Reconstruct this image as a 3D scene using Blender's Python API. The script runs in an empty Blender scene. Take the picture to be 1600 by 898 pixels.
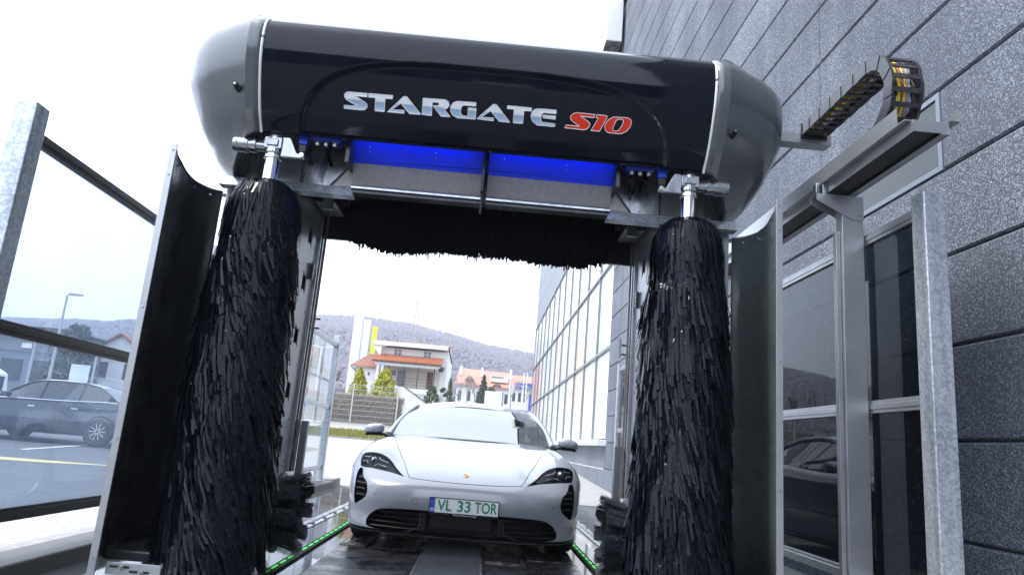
import bpy, bmesh, math, random
from mathutils import Vector, Matrix
from mathutils.geometry import delaunay_2d_cdt, tessellate_polygon
R = math.radians
random.seed(7)
scene = bpy.context.scene
COL = scene.collection

# ------------------------------------------------------------------ camera
cam_data = bpy.data.cameras.new('camera')
cam_data.sensor_width = 36.0
cam_data.lens = 36.0 * 1110.55 / 1600.0
cam_data.clip_start = 0.05
cam_data.clip_end = 4000
cam = bpy.data.objects.new('camera', cam_data)
COL.objects.link(cam)
yaw, pitch, roll = 0.0272130, 0.2185464, 0.0820285
fw = Vector((math.sin(yaw)*math.cos(pitch), math.cos(yaw)*math.cos(pitch), math.sin(pitch)))
r0 = Vector((math.cos(yaw), -math.sin(yaw), 0))
u0 = r0.cross(fw)
rt = r0*math.cos(roll) + u0*math.sin(roll)
up = u0*math.cos(roll) - r0*math.sin(roll)
cam.matrix_world = Matrix(((rt.x, up.x, -fw.x, 0), (rt.y, up.y, -fw.y, 0), (rt.z, up.z, -fw.z, 0.92), (0, 0, 0, 1)))
scene.camera = cam

# ------------------------------------------------------------------ sky and sun
SUN_TO = Vector((-0.50, -0.15, 0.82)).normalized()      # towards the sun: high on the left, veiled by bright cloud
el = math.asin(SUN_TO.z)
world = bpy.data.worlds.new('World')
scene.world = world
world.use_nodes = True
wn = world.node_tree.nodes
sky = wn.new('ShaderNodeTexSky')
sky.sky_type = 'NISHITA'
sky.sun_disc = False
sky.sun_elevation = el
sky.sun_rotation = math.atan2(SUN_TO.x, SUN_TO.y)
sky.air_density = 1.0
sky.dust_density = 6.0
sky.ozone_density = 1.2
wn['Background'].inputs['Strength'].default_value = 0.12
veil = wn.new('ShaderNodeMix')                 # even white cloud cover over the clear sky
veil.data_type = 'RGBA'
veil.inputs[0].default_value = 0.8
veil.inputs[7].default_value = (8.1, 9.1, 10.7, 1)
world.node_tree.links.new(sky.outputs[0], veil.inputs[6])
world.node_tree.links.new(veil.outputs[2], wn['Background'].inputs['Color'])
sd = bpy.data.lights.new('sun', 'SUN')
sd.energy = 1.5
sd.angle = R(14)
sd.color = (1.0, 0.97, 0.93)
sun = bpy.data.objects.new('sun', sd)
COL.objects.link(sun)
sun.rotation_euler = (-SUN_TO).to_track_quat('-Z', 'Y').to_euler()
vs = scene.view_settings
vs.view_transform = 'Standard'
vs.look = 'None'
vs.exposure = 1.38
vs.gamma = 1.0
scene.cycles.use_denoising = True
scene.cycles.max_bounces = 10
scene.cycles.transparent_max_bounces = 24
scene.cycles.sample_clamp_indirect = 6.0

# ------------------------------------------------------------------ materials
MATS = {}
def nt(name):
    m = bpy.data.materials.new(name)
    m.use_nodes = True
    t = m.node_tree
    return m, t.nodes, t.links, t.nodes['Principled BSDF']

def mat(name, col, rough=0.5, metal=0.0, spec=0.5, var=None, bump=None, coat=0.0, emit=None, rvar=None, stretch=None, coords='pos'):
    """var=(scale, amount, second colour), bump=(scale, strength, distance), rvar=(scale, low, high)"""
    m, N, L, P = nt(name)
    P.inputs['Base Color'].default_value = (*col, 1)
    P.inputs['Roughness'].default_value = rough
    P.inputs['Metallic'].default_value = metal
    P.inputs['Specular IOR Level'].default_value = spec
    P.inputs['Coat Weight'].default_value = coat
    P.inputs['Coat Roughness'].default_value = 0.03
    geo = N.new('ShaderNodeNewGeometry')
    src = geo.outputs['Position']
    if stretch:
        mp = N.new('ShaderNodeMapping')
        mp.inputs['Scale'].default_value = stretch
        L.new(src, mp.inputs['Vector'])
        src = mp.outputs['Vector']
    def noise(sc, det=5.0):
        n = N.new('ShaderNodeTexNoise')
        n.inputs['Scale'].default_value = sc
        n.inputs['Detail'].default_value = det
        n.inputs['Roughness'].default_value = 0.62
        L.new(src, n.inputs['Vector'])
        return n.outputs['Fac']
    if var:
        r = N.new('ShaderNodeValToRGB')
        r.color_ramp.elements[0].position = 0.5 - 0.5*var[1]*0.5
        r.color_ramp.elements[1].position = 0.5 + 0.5*var[1]*0.5
        r.color_ramp.elements[0].color = (*col, 1)
        r.color_ramp.elements[1].color = (*var[2], 1)
        L.new(noise(var[0]), r.inputs[0])
        L.new(r.outputs[0], P.inputs['Base Color'])
    if rvar:
        mr = N.new('ShaderNodeMapRange')
        mr.inputs['From Min'].default_value = 0.38
        mr.inputs['From Max'].default_value = 0.62
        mr.inputs['To Min'].default_value = rvar[1]
        mr.inputs['To Max'].default_value = rvar[2]
        L.new(noise(rvar[0]), mr.inputs['Value'])
        L.new(mr.outputs[0], P.inputs['Roughness'])
    if bump:
        b = N.new('ShaderNodeBump')
        b.inputs['Strength'].default_value = bump[1]
        b.inputs['Distance'].default_value = bump[2]
        L.new(noise(bump[0], 3.0), b.inputs['Height'])
        L.new(b.outputs[0], P.inputs['Normal'])
    if emit:
        P.inputs['Emission Color'].default_value = (*emit[0], 1)
        P.inputs['Emission Strength'].default_value = emit[1]
    MATS[name] = m
    return m

def glass(name, tint, film=0.0, filmcol=(0.8, 0.85, 0.9), f0=0.04, edge=1.0, drops=True, rough=0.0):
    """thin pane: see-through, mirror by Fresnel, with a film of dried water and fine drops"""
    m, N, L, P = nt(name)
    N.remove(P)
    out = N['Material Output']
    tr = N.new('ShaderNodeBsdfTransparent'); tr.inputs[0].default_value = (*tint, 1)
    gl = N.new('ShaderNodeBsdfGlossy'); gl.inputs['Roughness'].default_value = rough
    lw = N.new('ShaderNodeLayerWeight'); lw.inputs['Blend'].default_value = 0.5
    pw = N.new('ShaderNodeMath'); pw.operation = 'POWER'; pw.inputs[1].default_value = 5.0
    L.new(lw.outputs['Facing'], pw.inputs[0])
    fr = N.new('ShaderNodeMath'); fr.operation = 'MULTIPLY_ADD'          # reflectance rises from f0 towards grazing
    fr.inputs[1].default_value = (1.0-f0)*edge; fr.inputs[2].default_value = f0
    L.new(pw.outputs[0], fr.inputs[0])
    mx = N.new('ShaderNodeMixShader')
    L.new(fr.outputs[0], mx.inputs[0]); L.new(tr.outputs[0], mx.inputs[1]); L.new(gl.outputs[0], mx.inputs[2])
    last = mx.outputs[0]
    if film > 0:
        geo = N.new('ShaderNodeNewGeometry')
        n1 = N.new('ShaderNodeTexNoise'); n1.inputs['Scale'].default_value = 2.2; n1.inputs['Detail'].default_value = 6
        mp = N.new('ShaderNodeMapping'); mp.inputs['Scale'].default_value = (1, 1, 0.35)
        L.new(geo.outputs['Position'], mp.inputs[0]); L.new(mp.outputs[0], n1.inputs['Vector'])
        mr = N.new('ShaderNodeMapRange')
        mr.inputs['From Min'].default_value = 0.3; mr.inputs['From Max'].default_value = 0.7
        mr.inputs['To Min'].default_value = film*0.7; mr.inputs['To Max'].default_value = film*1.25
        L.new(n1.outputs['Fac'], mr.inputs['Value'])
        fac = mr.outputs[0]
        if drops:
            v = N.new('ShaderNodeTexVoronoi'); v.inputs['Scale'].default_value = 70
            L.new(geo.outputs['Position'], v.inputs['Vector'])
            lt = N.new('ShaderNodeMath'); lt.operation = 'LESS_THAN'; lt.inputs[1].default_value = 0.16
            L.new(v.outputs['Distance'], lt.inputs[0])
            n2 = N.new('ShaderNodeTexNoise'); n2.inputs['Scale'].default_value = 14
            L.new(geo.outputs['Position'], n2.inputs['Vector'])
            gt = N.new('ShaderNodeMath'); gt.operation = 'GREATER_THAN'; gt.inputs[1].default_value = 0.56
            L.new(n2.outputs['Fac'], gt.inputs[0])
            ml = N.new('ShaderNodeMath'); ml.operation = 'MULTIPLY'
            L.new(lt.outputs[0], ml.inputs[0]); L.new(gt.outputs[0], ml.inputs[1])
            m2 = N.new('ShaderNodeMath'); m2.operation = 'MULTIPLY_ADD'; m2.inputs[1].default_value = 0.3
            L.new(ml.outputs[0], m2.inputs[0]); L.new(fac, m2.inputs[2])
            fac = m2.outputs[0]
        df = N.new('ShaderNodeBsdfDiffuse'); df.inputs[0].default_value = (*filmcol, 1)
        tl = N.new('ShaderNodeBsdfTranslucent'); tl.inputs[0].default_value = (*filmcol, 1)
        ms = N.new('ShaderNodeMixShader'); ms.inputs[0].default_value = 0.5
        L.new(df.outputs[0], ms.inputs[1]); L.new(tl.outputs[0], ms.inputs[2])
        m3 = N.new('ShaderNodeMixShader')
        L.new(fac, m3.inputs[0]); L.new(last, m3.inputs[1]); L.new(ms.outputs[0], m3.inputs[2])
        last = m3.outputs[0]
    L.new(last, out.inputs['Surface'])
    MATS[name] = m
    return m

def aggregate(name, dark, light, scale, tone=(0.25, 0.8)):
    """exposed-aggregate concrete: pebbles of mixed tone with relief"""
    m, N, L, P = nt(name)
    geo = N.new('ShaderNodeNewGeometry')
    v = N.new('ShaderNodeTexVoronoi'); v.inputs['Scale'].default_value = scale
    L.new(geo.outputs['Position'], v.inputs['Vector'])
    sep = N.new('ShaderNodeSeparateColor'); L.new(v.outputs['Color'], sep.inputs[0])
    n = N.new('ShaderNodeTexNoise'); n.inputs['Scale'].default_value = scale*0.9; n.inputs['Detail'].default_value = 4
    L.new(geo.outputs['Position'], n.inputs['Vector'])
    ad = N.new('ShaderNodeMath'); ad.operation = 'MULTIPLY_ADD'; ad.inputs[1].default_value = 0.55
    L.new(sep.outputs[0], ad.inputs[0])
    m2 = N.new('ShaderNodeMath'); m2.operation = 'MULTIPLY'; m2.inputs[1].default_value = 0.7
    L.new(n.outputs['Fac'], m2.inputs[0]); L.new(m2.outputs[0], ad.inputs[2])
    big = N.new('ShaderNodeTexNoise'); big.inputs['Scale'].default_value = 0.7; big.inputs['Detail'].default_value = 5
    L.new(geo.outputs['Position'], big.inputs['Vector'])
    ad2 = N.new('ShaderNodeMath'); ad2.operation = 'MULTIPLY_ADD'; ad2.inputs[1].default_value = 0.35; 
    L.new(big.outputs['Fac'], ad2.inputs[0]); L.new(ad.outputs[0], ad2.inputs[2])
    oi = N.new('ShaderNodeObjectInfo')
    a3 = N.new('ShaderNodeMath'); a3.operation = 'MULTIPLY_ADD'; a3.inputs[1].default_value = 0.10
    L.new(oi.outputs['Random'], a3.inputs[0]); L.new(ad2.outputs[0], a3.inputs[2])
    stm = N.new('ShaderNodeMapping'); stm.inputs['Scale'].default_value = (2.2, 2.2, 0.12)
    L.new(geo.outputs['Position'], stm.inputs[0])
    stn = N.new('ShaderNodeTexNoise'); stn.inputs['Scale'].default_value = 1.6; stn.inputs['Detail'].default_value = 5
    L.new(stm.outputs[0], stn.inputs['Vector'])
    a4 = N.new('ShaderNodeMath'); a4.operation = 'MULTIPLY_ADD'; a4.inputs[1].default_value = 0.24
    L.new(stn.outputs['Fac'], a4.inputs[0]); L.new(a3.outputs[0], a4.inputs[2])
    ad2 = a4
    r = N.new('ShaderNodeValToRGB')
    r.color_ramp.elements[0].position = 0.0; r.color_ramp.elements[0].color = (*dark, 1)
    r.color_ramp.elements[1].position = 1.0; r.color_ramp.elements[1].color = (*light, 1)
    e = r.color_ramp.elements.new(0.48); e.color = (*[d*1.0+(l-d)*0.13 for d, l in zip(dark, light)], 1)
    fit = N.new('ShaderNodeMapRange'); fit.inputs['From Min'].default_value = tone[0]; fit.inputs['From Max'].default_value = tone[1]
    L.new(ad2.outputs[0], fit.inputs['Value']); L.new(fit.outputs[0], r.inputs[0])
    L.new(r.outputs[0], P.inputs['Base Color'])
    P.inputs['Roughness'].default_value = 0.75
    b = N.new('ShaderNodeBump'); b.inputs['Strength'].default_value = 0.9; b.inputs['Distance'].default_value = 0.012
    L.new(ad.outputs[0], b.inputs['Height']); L.new(b.outputs[0], P.inputs['Normal'])
    MATS[name] = m
    return m

def ramp_z(name, stops, z0, z1, rough=0.3, metal=0.0):
    """printed vertical gradient between two heights"""
    m, N, L, P = nt(name)
    geo = N.new('ShaderNodeNewGeometry')
    s = N.new('ShaderNodeSeparateXYZ'); L.new(geo.outputs['Position'], s.inputs[0])
    mr = N.new('ShaderNodeMapRange'); mr.inputs['From Min'].default_value = z0; mr.inputs['From Max'].default_value = z1
    L.new(s.outputs['Z'], mr.inputs['Value'])
    r = N.new('ShaderNodeValToRGB')
    e = r.color_ramp.elements
    while len(e) < len(stops): e.new(0.5)
    for k, (p, c) in enumerate(stops):
        e[k].position = p; e[k].color = (*c, 1)
    L.new(mr.outputs[0], r.inputs[0]); L.new(r.outputs[0], P.inputs['Base Color'])
    P.inputs['Roughness'].default_value = rough; P.inputs['Metallic'].default_value = metal
    MATS[name] = m
    return m

mat('fairing_paint', (0.0018, 0.0038, 0.0115), 0.05, 0.0, 0.36, rvar=(55, 0.03, 0.10), bump=(420, 0.012, 0.001))
mat('cap_paint', (0.105, 0.118, 0.130), 0.22, 0.3, 0.5, var=(900, 0.7, (0.135, 0.148, 0.16)), coat=0.6)
mat('white_trim', (0.85, 0.85, 0.82), 0.3)
mat('black_plastic', (0.012, 0.012, 0.014), 0.35)
mat('black_rubber', (0.004, 0.004, 0.005), 0.7, 0.0, 0.2, bump=(80, 0.3, 0.003))
mat('bristle', (0.0011, 0.0016, 0.0034), 0.25, 0.0, 0.22, var=(45, 0.7, (0.0050, 0.0075, 0.0155)))
mat('roof_bristle', (0.003, 0.004, 0.006), 0.55, 0.0, 0.15)
mat('wheel_bristle', (0.006, 0.007, 0.010), 0.45, 0.0, 0.4, var=(50, 0.5, (0.08, 0.09, 0.11)))
mat('stainless', (0.50, 0.51, 0.53), 0.24, 0.95, 0.5, var=(6, 0.8, (0.40, 0.41, 0.43)), rvar=(14, 0.16, 0.38), stretch=(1, 1, 0.2))
mat('chrome', (0.82, 0.83, 0.85), 0.12, 1.0)
def zinc(name, dark, light, scale):
    """hot-dip zinc: angular spangle with runs down the length"""
    m, N, L, P = nt(name)
    geo = N.new('ShaderNodeNewGeometry')
    nz = N.new('ShaderNodeTexNoise'); nz.inputs['Scale'].default_value = 30
    L.new(geo.outputs['Position'], nz.inputs['Vector'])
    mixv = N.new('ShaderNodeMix'); mixv.data_type = 'VECTOR'; mixv.inputs[0].default_value = 0.02
    L.new(geo.outputs['Position'], mixv.inputs[4]); L.new(nz.outputs['Color'], mixv.inputs[5])
    v = N.new('ShaderNodeTexVoronoi'); v.inputs['Scale'].default_value = scale
    L.new(mixv.outputs[1], v.inputs['Vector'])
    sp = N.new('ShaderNodeSeparateColor'); L.new(v.outputs['Color'], sp.inputs[0])
    mp = N.new('ShaderNodeMapping'); mp.inputs['Scale'].default_value = (6, 6, 0.5)
    L.new(geo.outputs['Position'], mp.inputs[0])
    n2 = N.new('ShaderNodeTexNoise'); n2.inputs['Scale'].default_value = 3; n2.inputs['Detail'].default_value = 6
    L.new(mp.outputs[0], n2.inputs['Vector'])
    ad = N.new('ShaderNodeMath'); ad.operation = 'MULTIPLY_ADD'; ad.inputs[1].default_value = 0.45
    L.new(sp.outputs[0], ad.inputs[0]); L.new(n2.outputs['Fac'], ad.inputs[2])
    r = N.new('ShaderNodeValToRGB')
    r.color_ramp.elements[0].position = 0.35; r.color_ramp.elements[0].color = (*dark, 1)
    r.color_ramp.elements[1].position = 1.05; r.color_ramp.elements[1].color = (*light, 1)
    L.new(ad.outputs[0], r.inputs[0]); L.new(r.outputs[0], P.inputs['Base Color'])
    P.inputs['Metallic'].default_value = 0.7
    mr = N.new('ShaderNodeMapRange'); mr.inputs['To Min'].default_value = 0.3; mr.inputs['To Max'].default_value = 0.5
    L.new(sp.outputs[1], mr.inputs['Value']); L.new(mr.outputs[0], P.inputs['Roughness'])
    MATS[name] = m
zinc('galvanised', (0.30, 0.34, 0.39), (0.66, 0.70, 0.75), 75)
mat('aluminium', (0.50, 0.51, 0.53), 0.36, 0.75, 0.5, var=(5, 0.8, (0.42, 0.43, 0.45)))
mat('column_plate', (0.40, 0.41, 0.43), 0.36, 0.75, 0.5, var=(60, 0.8, (0.30, 0.31, 0.33)))
mat('dark_metal', (0.05, 0.052, 0.056), 0.32, 0.7, 0.5, var=(9, 0.8, (0.08, 0.082, 0.088)))
mat('dark_frame', (0.030, 0.029, 0.029), 0.4, 0.3, 0.4)
mat('slat_black', (0.012, 0.012, 0.013), 0.45, 0.0, 0.3)
mat('blue_lit_panel', (0.003, 0.055, 0.75), 0.36, 0.0, 0.4, var=(3, 0.8, (0.003, 0.040, 0.58)))  # steel panel with the blue lamp light put into its base colour
mat('blue_plastic', (0.004, 0.05, 0.60), 0.35)
mat('blue_lamp', (0.02, 0.05, 1.0), 0.4, emit=((0.01, 0.14, 1.0), 13.0))
mat('beige_steel', (0.40, 0.375, 0.34), 0.5, 0.45, 0.4, var=(28, 0.8, (0.31, 0.29, 0.265)))
mat('screen_inner', (0.004, 0.006, 0.009), 0.42, 0.0, 0.25, rvar=(5, 0.28, 0.55))
mat('screen_green', (0.062, 0.077, 0.083), 0.36, 0.0, 0.4, var=(2.4, 0.5, (0.075, 0.087, 0.085)), rvar=(5, 0.24, 0.5))
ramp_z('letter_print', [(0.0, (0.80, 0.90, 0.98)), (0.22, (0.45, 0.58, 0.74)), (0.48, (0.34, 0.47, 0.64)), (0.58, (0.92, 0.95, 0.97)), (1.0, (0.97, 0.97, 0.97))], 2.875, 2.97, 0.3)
mat('letter_red', (0.85, 0.04, 0.008), 0.3, 0.0, 0.5)
mat('letter_edge', (0.85, 0.85, 0.88), 0.25)
glass('screen_glass', (0.86, 0.915, 0.975), 0.085, (0.46, 0.60, 0.82))
glass('right_glass', (0.24, 0.28, 0.33), 0.004, (0.6, 0.68, 0.8), f0=0.06)
glass('far_glass', (0.92, 0.95, 0.97), 0.05, (0.7, 0.78, 0.88))
aggregate('panel_concrete', (0.056, 0.068, 0.094), (0.52, 0.56, 0.64), 125, (0.66, 1.48))
mat('panel_joint', (0.15, 0.16, 0.175), 0.9)
mat('cladding', (0.20, 0.22, 0.25), 0.45, 0.2)
mat('curtain_panel', (0.80, 0.82, 0.83), 0.12, 0.0, 0.5, var=(0.9, 0.5, (0.80, 0.80, 0.80)))  # white of posters and of the reflected bright sky, both put into the colour
mat('poster_orange', (0.78, 0.60, 0.46), 0.15, 0.0, 0.5, var=(0.8, 0.5, (0.85, 0.83, 0.80)), stretch=(1, 2.2, 0.35))
mat('poster_red', (0.68, 0.34, 0.33), 0.15, 0.0, 0.5, var=(0.8, 0.4, (0.80, 0.78, 0.76)), stretch=(1, 2.2, 0.35))
mat('poster_green', (0.58, 0.70, 0.66), 0.15, 0.0, 0.5, var=(0.8, 0.4, (0.82, 0.84, 0.84)), stretch=(1, 2.2, 0.35))
mat('mullion', (0.24, 0.27, 0.28), 0.4, 0.3)
mat('white_metal', (0.78, 0.78, 0.78), 0.4)
mat('window_dark', (0.02, 0.025, 0.03), 0.06, 0.0, 0.6)
mat('wet_floor', (0.040, 0.041, 0.044), 0.2, 0.0, 0.5, var=(1.6, 0.6, (0.085, 0.085, 0.088)), rvar=(1.3, 0.008, 0.10), bump=(5, 0.02, 0.003))
mat('steel_plate', (0.035, 0.034, 0.036), 0.3, 0.5, 0.4, var=(14, 0.35, (0.20, 0.19, 0.19)), rvar=(9, 0.12, 0.5), stretch=(1, 0.25, 1))
mat('grate_steel', (0.20, 0.21, 0.225), 0.4, 0.75, 0.5, var=(20, 0.8, (0.13, 0.135, 0.145)))
mat('floor_mat', (0.012, 0.012, 0.014), 0.34, 0.0, 0.3, var=(2.5, 0.5, (0.030, 0.030, 0.033)), rvar=(3.0, 0.12, 0.5), bump=(30, 0.25, 0.004))
mat('kerb_concrete', (0.34, 0.335, 0.33), 0.8, var=(9, 0.7, (0.24, 0.235, 0.23)), bump=(60, 0.4, 0.004))
mat('kerb_wet', (0.055, 0.052, 0.05), 0.45, var=(6, 0.7, (0.09, 0.085, 0.08)), bump=(40, 0.4, 0.004))
mat('paving', (0.36, 0.355, 0.345), 0.75, var=(2.0, 0.8, (0.30, 0.295, 0.29)), bump=(40, 0.3, 0.004))
mat('asphalt', (0.085, 0.087, 0.092), 0.8, var=(0.6, 0.8, (0.11, 0.11, 0.115)), bump=(70, 0.5, 0.005))
mat('road_yellow', (0.62, 0.48, 0.16), 0.7, var=(5, 0.6, (0.5, 0.42, 0.2)))
mat('road_white', (0.72, 0.72, 0.70), 0.7)
mat('led_green', (0.02, 0.5, 0.04), 0.4, emit=((0.03, 1.0, 0.06), 0.20))
mat('car_white', (0.265, 0.28, 0.32), 0.20, 0.0, 0.5, coat=1.0)
mat('car_black', (0.006, 0.006, 0.008), 0.18, 0.0, 0.3)
mat('car_grille', (0.006, 0.006, 0.007), 0.6, 0.0, 0.2)
mat('car_seam', (0.03, 0.03, 0.032), 0.6)
glass('car_glass', (0.20, 0.24, 0.25), 0.0, f0=0.48)
glass('lamp_glass', (0.9, 0.92, 0.95), 0.0, f0=0.012, edge=0.25)
mat('lamp_silver', (0.30, 0.31, 0.33), 0.15, 0.9)
mat('lamp_led', (0.30, 0.34, 0.38), 0.2, 0.3)
mat('lamp_black', (0.002, 0.002, 0.003), 0.25, 0.0, 0.08)
mat('badge_gold', (0.65, 0.45, 0.16), 0.3, 0.8)
mat('badge_dark', (0.25, 0.05, 0.04), 0.4)
mat('plate_white', (0.82, 0.83, 0.84), 0.4)
mat('plate_blue', (0.01, 0.06, 0.55), 0.4)
mat('plate_green', (0.005, 0.23, 0.12), 0.5)
mat('plate_text', (0.8, 0.8, 0.8), 0.5)
mat('tyre', (0.012, 0.012, 0.013), 0.75, bump=(50, 0.3, 0.004))
mat('rim', (0.55, 0.56, 0.58), 0.25, 0.85)
mat('seat_leather', (0.03, 0.03, 0.032), 0.5)
mat('sedan_blue', (0.008, 0.012, 0.022), 0.16, 0.1, 0.5, coat=0.8)
mat('cable_yellow', (0.75, 0.62, 0.02), 0.4)
mat('cable_black', (0.012, 0.012, 0.013), 0.45)
mat('cable_grey', (0.35, 0.34, 0.36), 0.45)
mat('cable_red', (0.35, 0.04, 0.05), 0.45)
mat('chain_plastic', (0.022, 0.022, 0.026), 0.34, 0.0, 0.55, var=(30, 0.8, (0.05, 0.05, 0.06)))
mat('house_white', (0.78, 0.77, 0.74), 0.8, var=(1.2, 0.8, (0.72, 0.70, 0.67)))
mat('roof_tile', (0.42, 0.13, 0.045), 0.7, var=(3, 0.7, (0.30, 0.09, 0.035)))
mat('roof_brown', (0.22, 0.085, 0.05), 0.6)
mat('roof_pink', (0.52, 0.23, 0.17), 0.75, var=(0.5, 0.7, (0.44, 0.19, 0.14)))
mat('dark_trim', (0.04, 0.035, 0.03), 0.5)
mat('house_buff', (0.55, 0.50, 0.43), 0.8)  # even buff wall colour
mat('wood_brown', (0.10, 0.05, 0.03), 0.6)
mat('sign_white', (0.74, 0.76, 0.80), 0.4, var=(0.5, 0.6, (0.62, 0.66, 0.73)), stretch=(2, 1, 0.3))
mat('sign_yellow', (0.72, 0.70, 0.03), 0.5)
mat('mast_red', (0.42, 0.22, 0.20), 0.6)
mat('mast_grey', (0.40, 0.40, 0.42), 0.5)
mat('awning_blue', (0.03, 0.06, 0.50), 0.6)
mat('wall_grey', (0.20, 0.23, 0.28), 0.7)
mat('leaf_yellow', (0.55, 0.48, 0.015), 0.6, var=(5, 0.6, (0.22, 0.26, 0.014)))
mat('leaf_green', (0.045, 0.085, 0.02), 0.6, var=(5, 0.6, (0.025, 0.055, 0.016)))
mat('leaf_dark', (0.020, 0.038, 0.024), 0.65, var=(5, 0.6, (0.035, 0.055, 0.03)))
mat('hedge_twig', (0.20, 0.165, 0.15), 0.8, var=(7, 0.6, (0.32, 0.28, 0.25)))
mat('bark', (0.12, 0.09, 0.07), 0.85)
mat('bark_pale', (0.30, 0.28, 0.27), 0.85)
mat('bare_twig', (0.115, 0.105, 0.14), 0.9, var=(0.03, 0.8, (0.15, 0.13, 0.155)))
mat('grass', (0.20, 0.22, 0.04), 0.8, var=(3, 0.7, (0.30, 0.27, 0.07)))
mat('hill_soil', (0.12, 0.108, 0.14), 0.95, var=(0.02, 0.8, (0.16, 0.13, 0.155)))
mat('sign_blue', (0.03, 0.12, 0.55), 0.5)
mat('fence_wire', (0.50, 0.52, 0.50), 0.5, 0.2)

# ------------------------------------------------------------------ mesh builder
class MB:
    def __init__(s):
        s.v = []; s.f = []
    def add(s, vs, fs):
        o = len(s.v)
        s.v += [tuple(p) for p in vs]
        s.f += [tuple(i + o for i in f) for f in fs]
        return s
    def box(s, x0, x1, y0, y1, z0, z1):
        return s.add([(x0,y0,z0),(x1,y0,z0),(x1,y1,z0),(x0,y1,z0),(x0,y0,z1),(x1,y0,z1),(x1,y1,z1),(x0,y1,z1)],
                     [(3,2,1,0),(4,5,6,7),(0,1,5,4),(1,2,6,5),(2,3,7,6),(3,0,4,7)])
    def hexa(s, p):
        """eight corners: bottom four, top four"""
        return s.add(p, [(3,2,1,0),(4,5,6,7),(0,1,5,4),(1,2,6,5),(2,3,7,6),(3,0,4,7)])
    def beam(s, a, b, w, h, upv=(0, 0, 1)):
        a = Vector(a); b = Vector(b); d = (b - a).normalized(); u = Vector(upv)
        if abs(d.dot(u)) > 0.98: u = Vector((0, 1, 0))
        r = d.cross(u).normalized(); u = r.cross(d)
        P = []
        for c in (a, b):
            for sr, su in ((-1,-1),(1,-1),(1,1),(-1,1)):
                P.append(c + r*sr*w/2 + u*su*h/2)
        return s.add(P, [(0,1,2,3)[::-1],(4,5,6,7),(0,1,5,4),(1,2,6,5),(2,3,7,6),(3,0,4,7)])
    def tube(s, pts, rad, n=10, cap=True):
        pts = [Vector(p) for p in pts]
        rads = rad if isinstance(rad, (list, tuple)) else [rad]*len(pts)
        vs = []; fs = []
        ref = None
        for i, p in enumerate(pts):
            d = ((pts[min(i+1, len(pts)-1)] - pts[max(i-1, 0)])).normalized()
            if ref is None:
                ref = Vector((0,0,1)) if abs(d.z) < 0.9 else Vector((0,1,0))
            a = d.cross(ref)
            if a.length < 1e-4: a = d.cross(Vector((1,0,0)))
            a.normalize(); b = d.cross(a)
            ref = -b if False else ref
            for k in range(n):
                t = 2*math.pi*k/n
                vs.append(p + (a*math.cos(t) + b*math.sin(t))*rads[i])
        for i in range(len(pts)-1):
            for k in range(n):
                fs.append((i*n+k, i*n+(k+1) % n, (i+1)*n+(k+1) % n, (i+1)*n+k))
        if cap:
            fs.append(tuple(range(n))[::-1]); fs.append(tuple((len(pts)-1)*n+k for k in range(n)))
        return s.add(vs, fs)
    def prism(s, poly, axis, a, b):
        """2-D polygon pushed along an axis; poly in the two other axes in order"""
        def P(u, v, w):
            return {'x': (w,u,v), 'y': (u,w,v), 'z': (u,v,w)}[axis]
        n = len(poly)
        vs = [P(u, v, a) for u, v in poly] + [P(u, v, b) for u, v in poly]
        fs = [(i, (i+1) % n, n+(i+1) % n, n+i) for i in range(n)]
        tri = tessellate_polygon([[Vector((u, v, 0)) for u, v in poly]])
        fs += [t[::-1] for t in tri] + [tuple(n+i for i in t) for t in tri]
        return s.add(vs, fs)
    def grid(s, rows, closed=False):
        n = len(rows[0]); vs = [p for r in rows for p in r]; fs = []
        for i in range(len(rows)-1):
            for k in range(n if closed else n-1):
                fs.append((i*n+k, i*n+(k+1) % n, (i+1)*n+(k+1) % n, (i+1)*n+k))
        return s.add(vs, fs)
    def lathe(s, prof, c, axis='z', n=24):
        """prof list of (radius, height)"""
        rows = []
        for r, h in prof:
            row = []
            for k in range(n):
                t = 2*math.pi*k/n; a = r*math.cos(t); b = r*math.sin(t)
                row.append({'z': (c[0]+a, c[1]+b, c[2]+h), 'x': (c[0]+h, c[1]+a, c[2]+b), 'y': (c[0]+a, c[1]+h, c[2]+b)}[axis])
            rows.append(row)
        return s.grid(rows, True)
    def ribbon(s, pts, w, side):
        """thin strip along pts, width along side"""
        vs = []
        n = len(pts)
        for i, p in enumerate(pts):
            ww = w*(1.0 if i < n-1 else 0.92)
            vs.append((p[0]-side[0]*ww/2, p[1]-side[1]*ww/2, p[2]-side[2]*ww/2))
            vs.append((p[0]+side[0]*ww/2, p[1]+side[1]*ww/2, p[2]+side[2]*ww/2))
        return s.add(vs, [(2*i, 2*i+1, 2*i+3, 2*i+2) for i in range(n-1)])
    def build(s, name, material, parent=None, smooth=None, bevel=0, recalc=True, kind=None, solid=0):
        me = bpy.data.meshes.new(name)
        o0 = root_loc(parent)
        me.from_pydata([(x-o0.x, y-o0.y, z-o0.z) for x, y, z in s.v], [], s.f)
        if recalc:
            bm = bmesh.new(); bm.from_mesh(me)
            bmesh.ops.recalc_face_normals(bm, faces=bm.faces)
            bm.to_mesh(me); bm.free()
        me.update()
        if smooth is not None:
            for p in me.polygons: p.use_smooth = True
            me.set_sharp_from_angle(angle=R(smooth))
        me.materials.append(MATS[material])
        o = bpy.data.objects.new(name, me)
        COL.objects.link(o)
        if parent: o.parent = parent
        if kind: o['kind'] = kind
        if solid:
            md = o.modifiers.new('thickness', 'SOLIDIFY'); md.thickness = solid; md.offset = 0
        if bevel:
            md = o.modifiers.new('edge', 'BEVEL'); md.width = bevel; md.segments = 2; md.limit_method = 'ANGLE'
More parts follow.
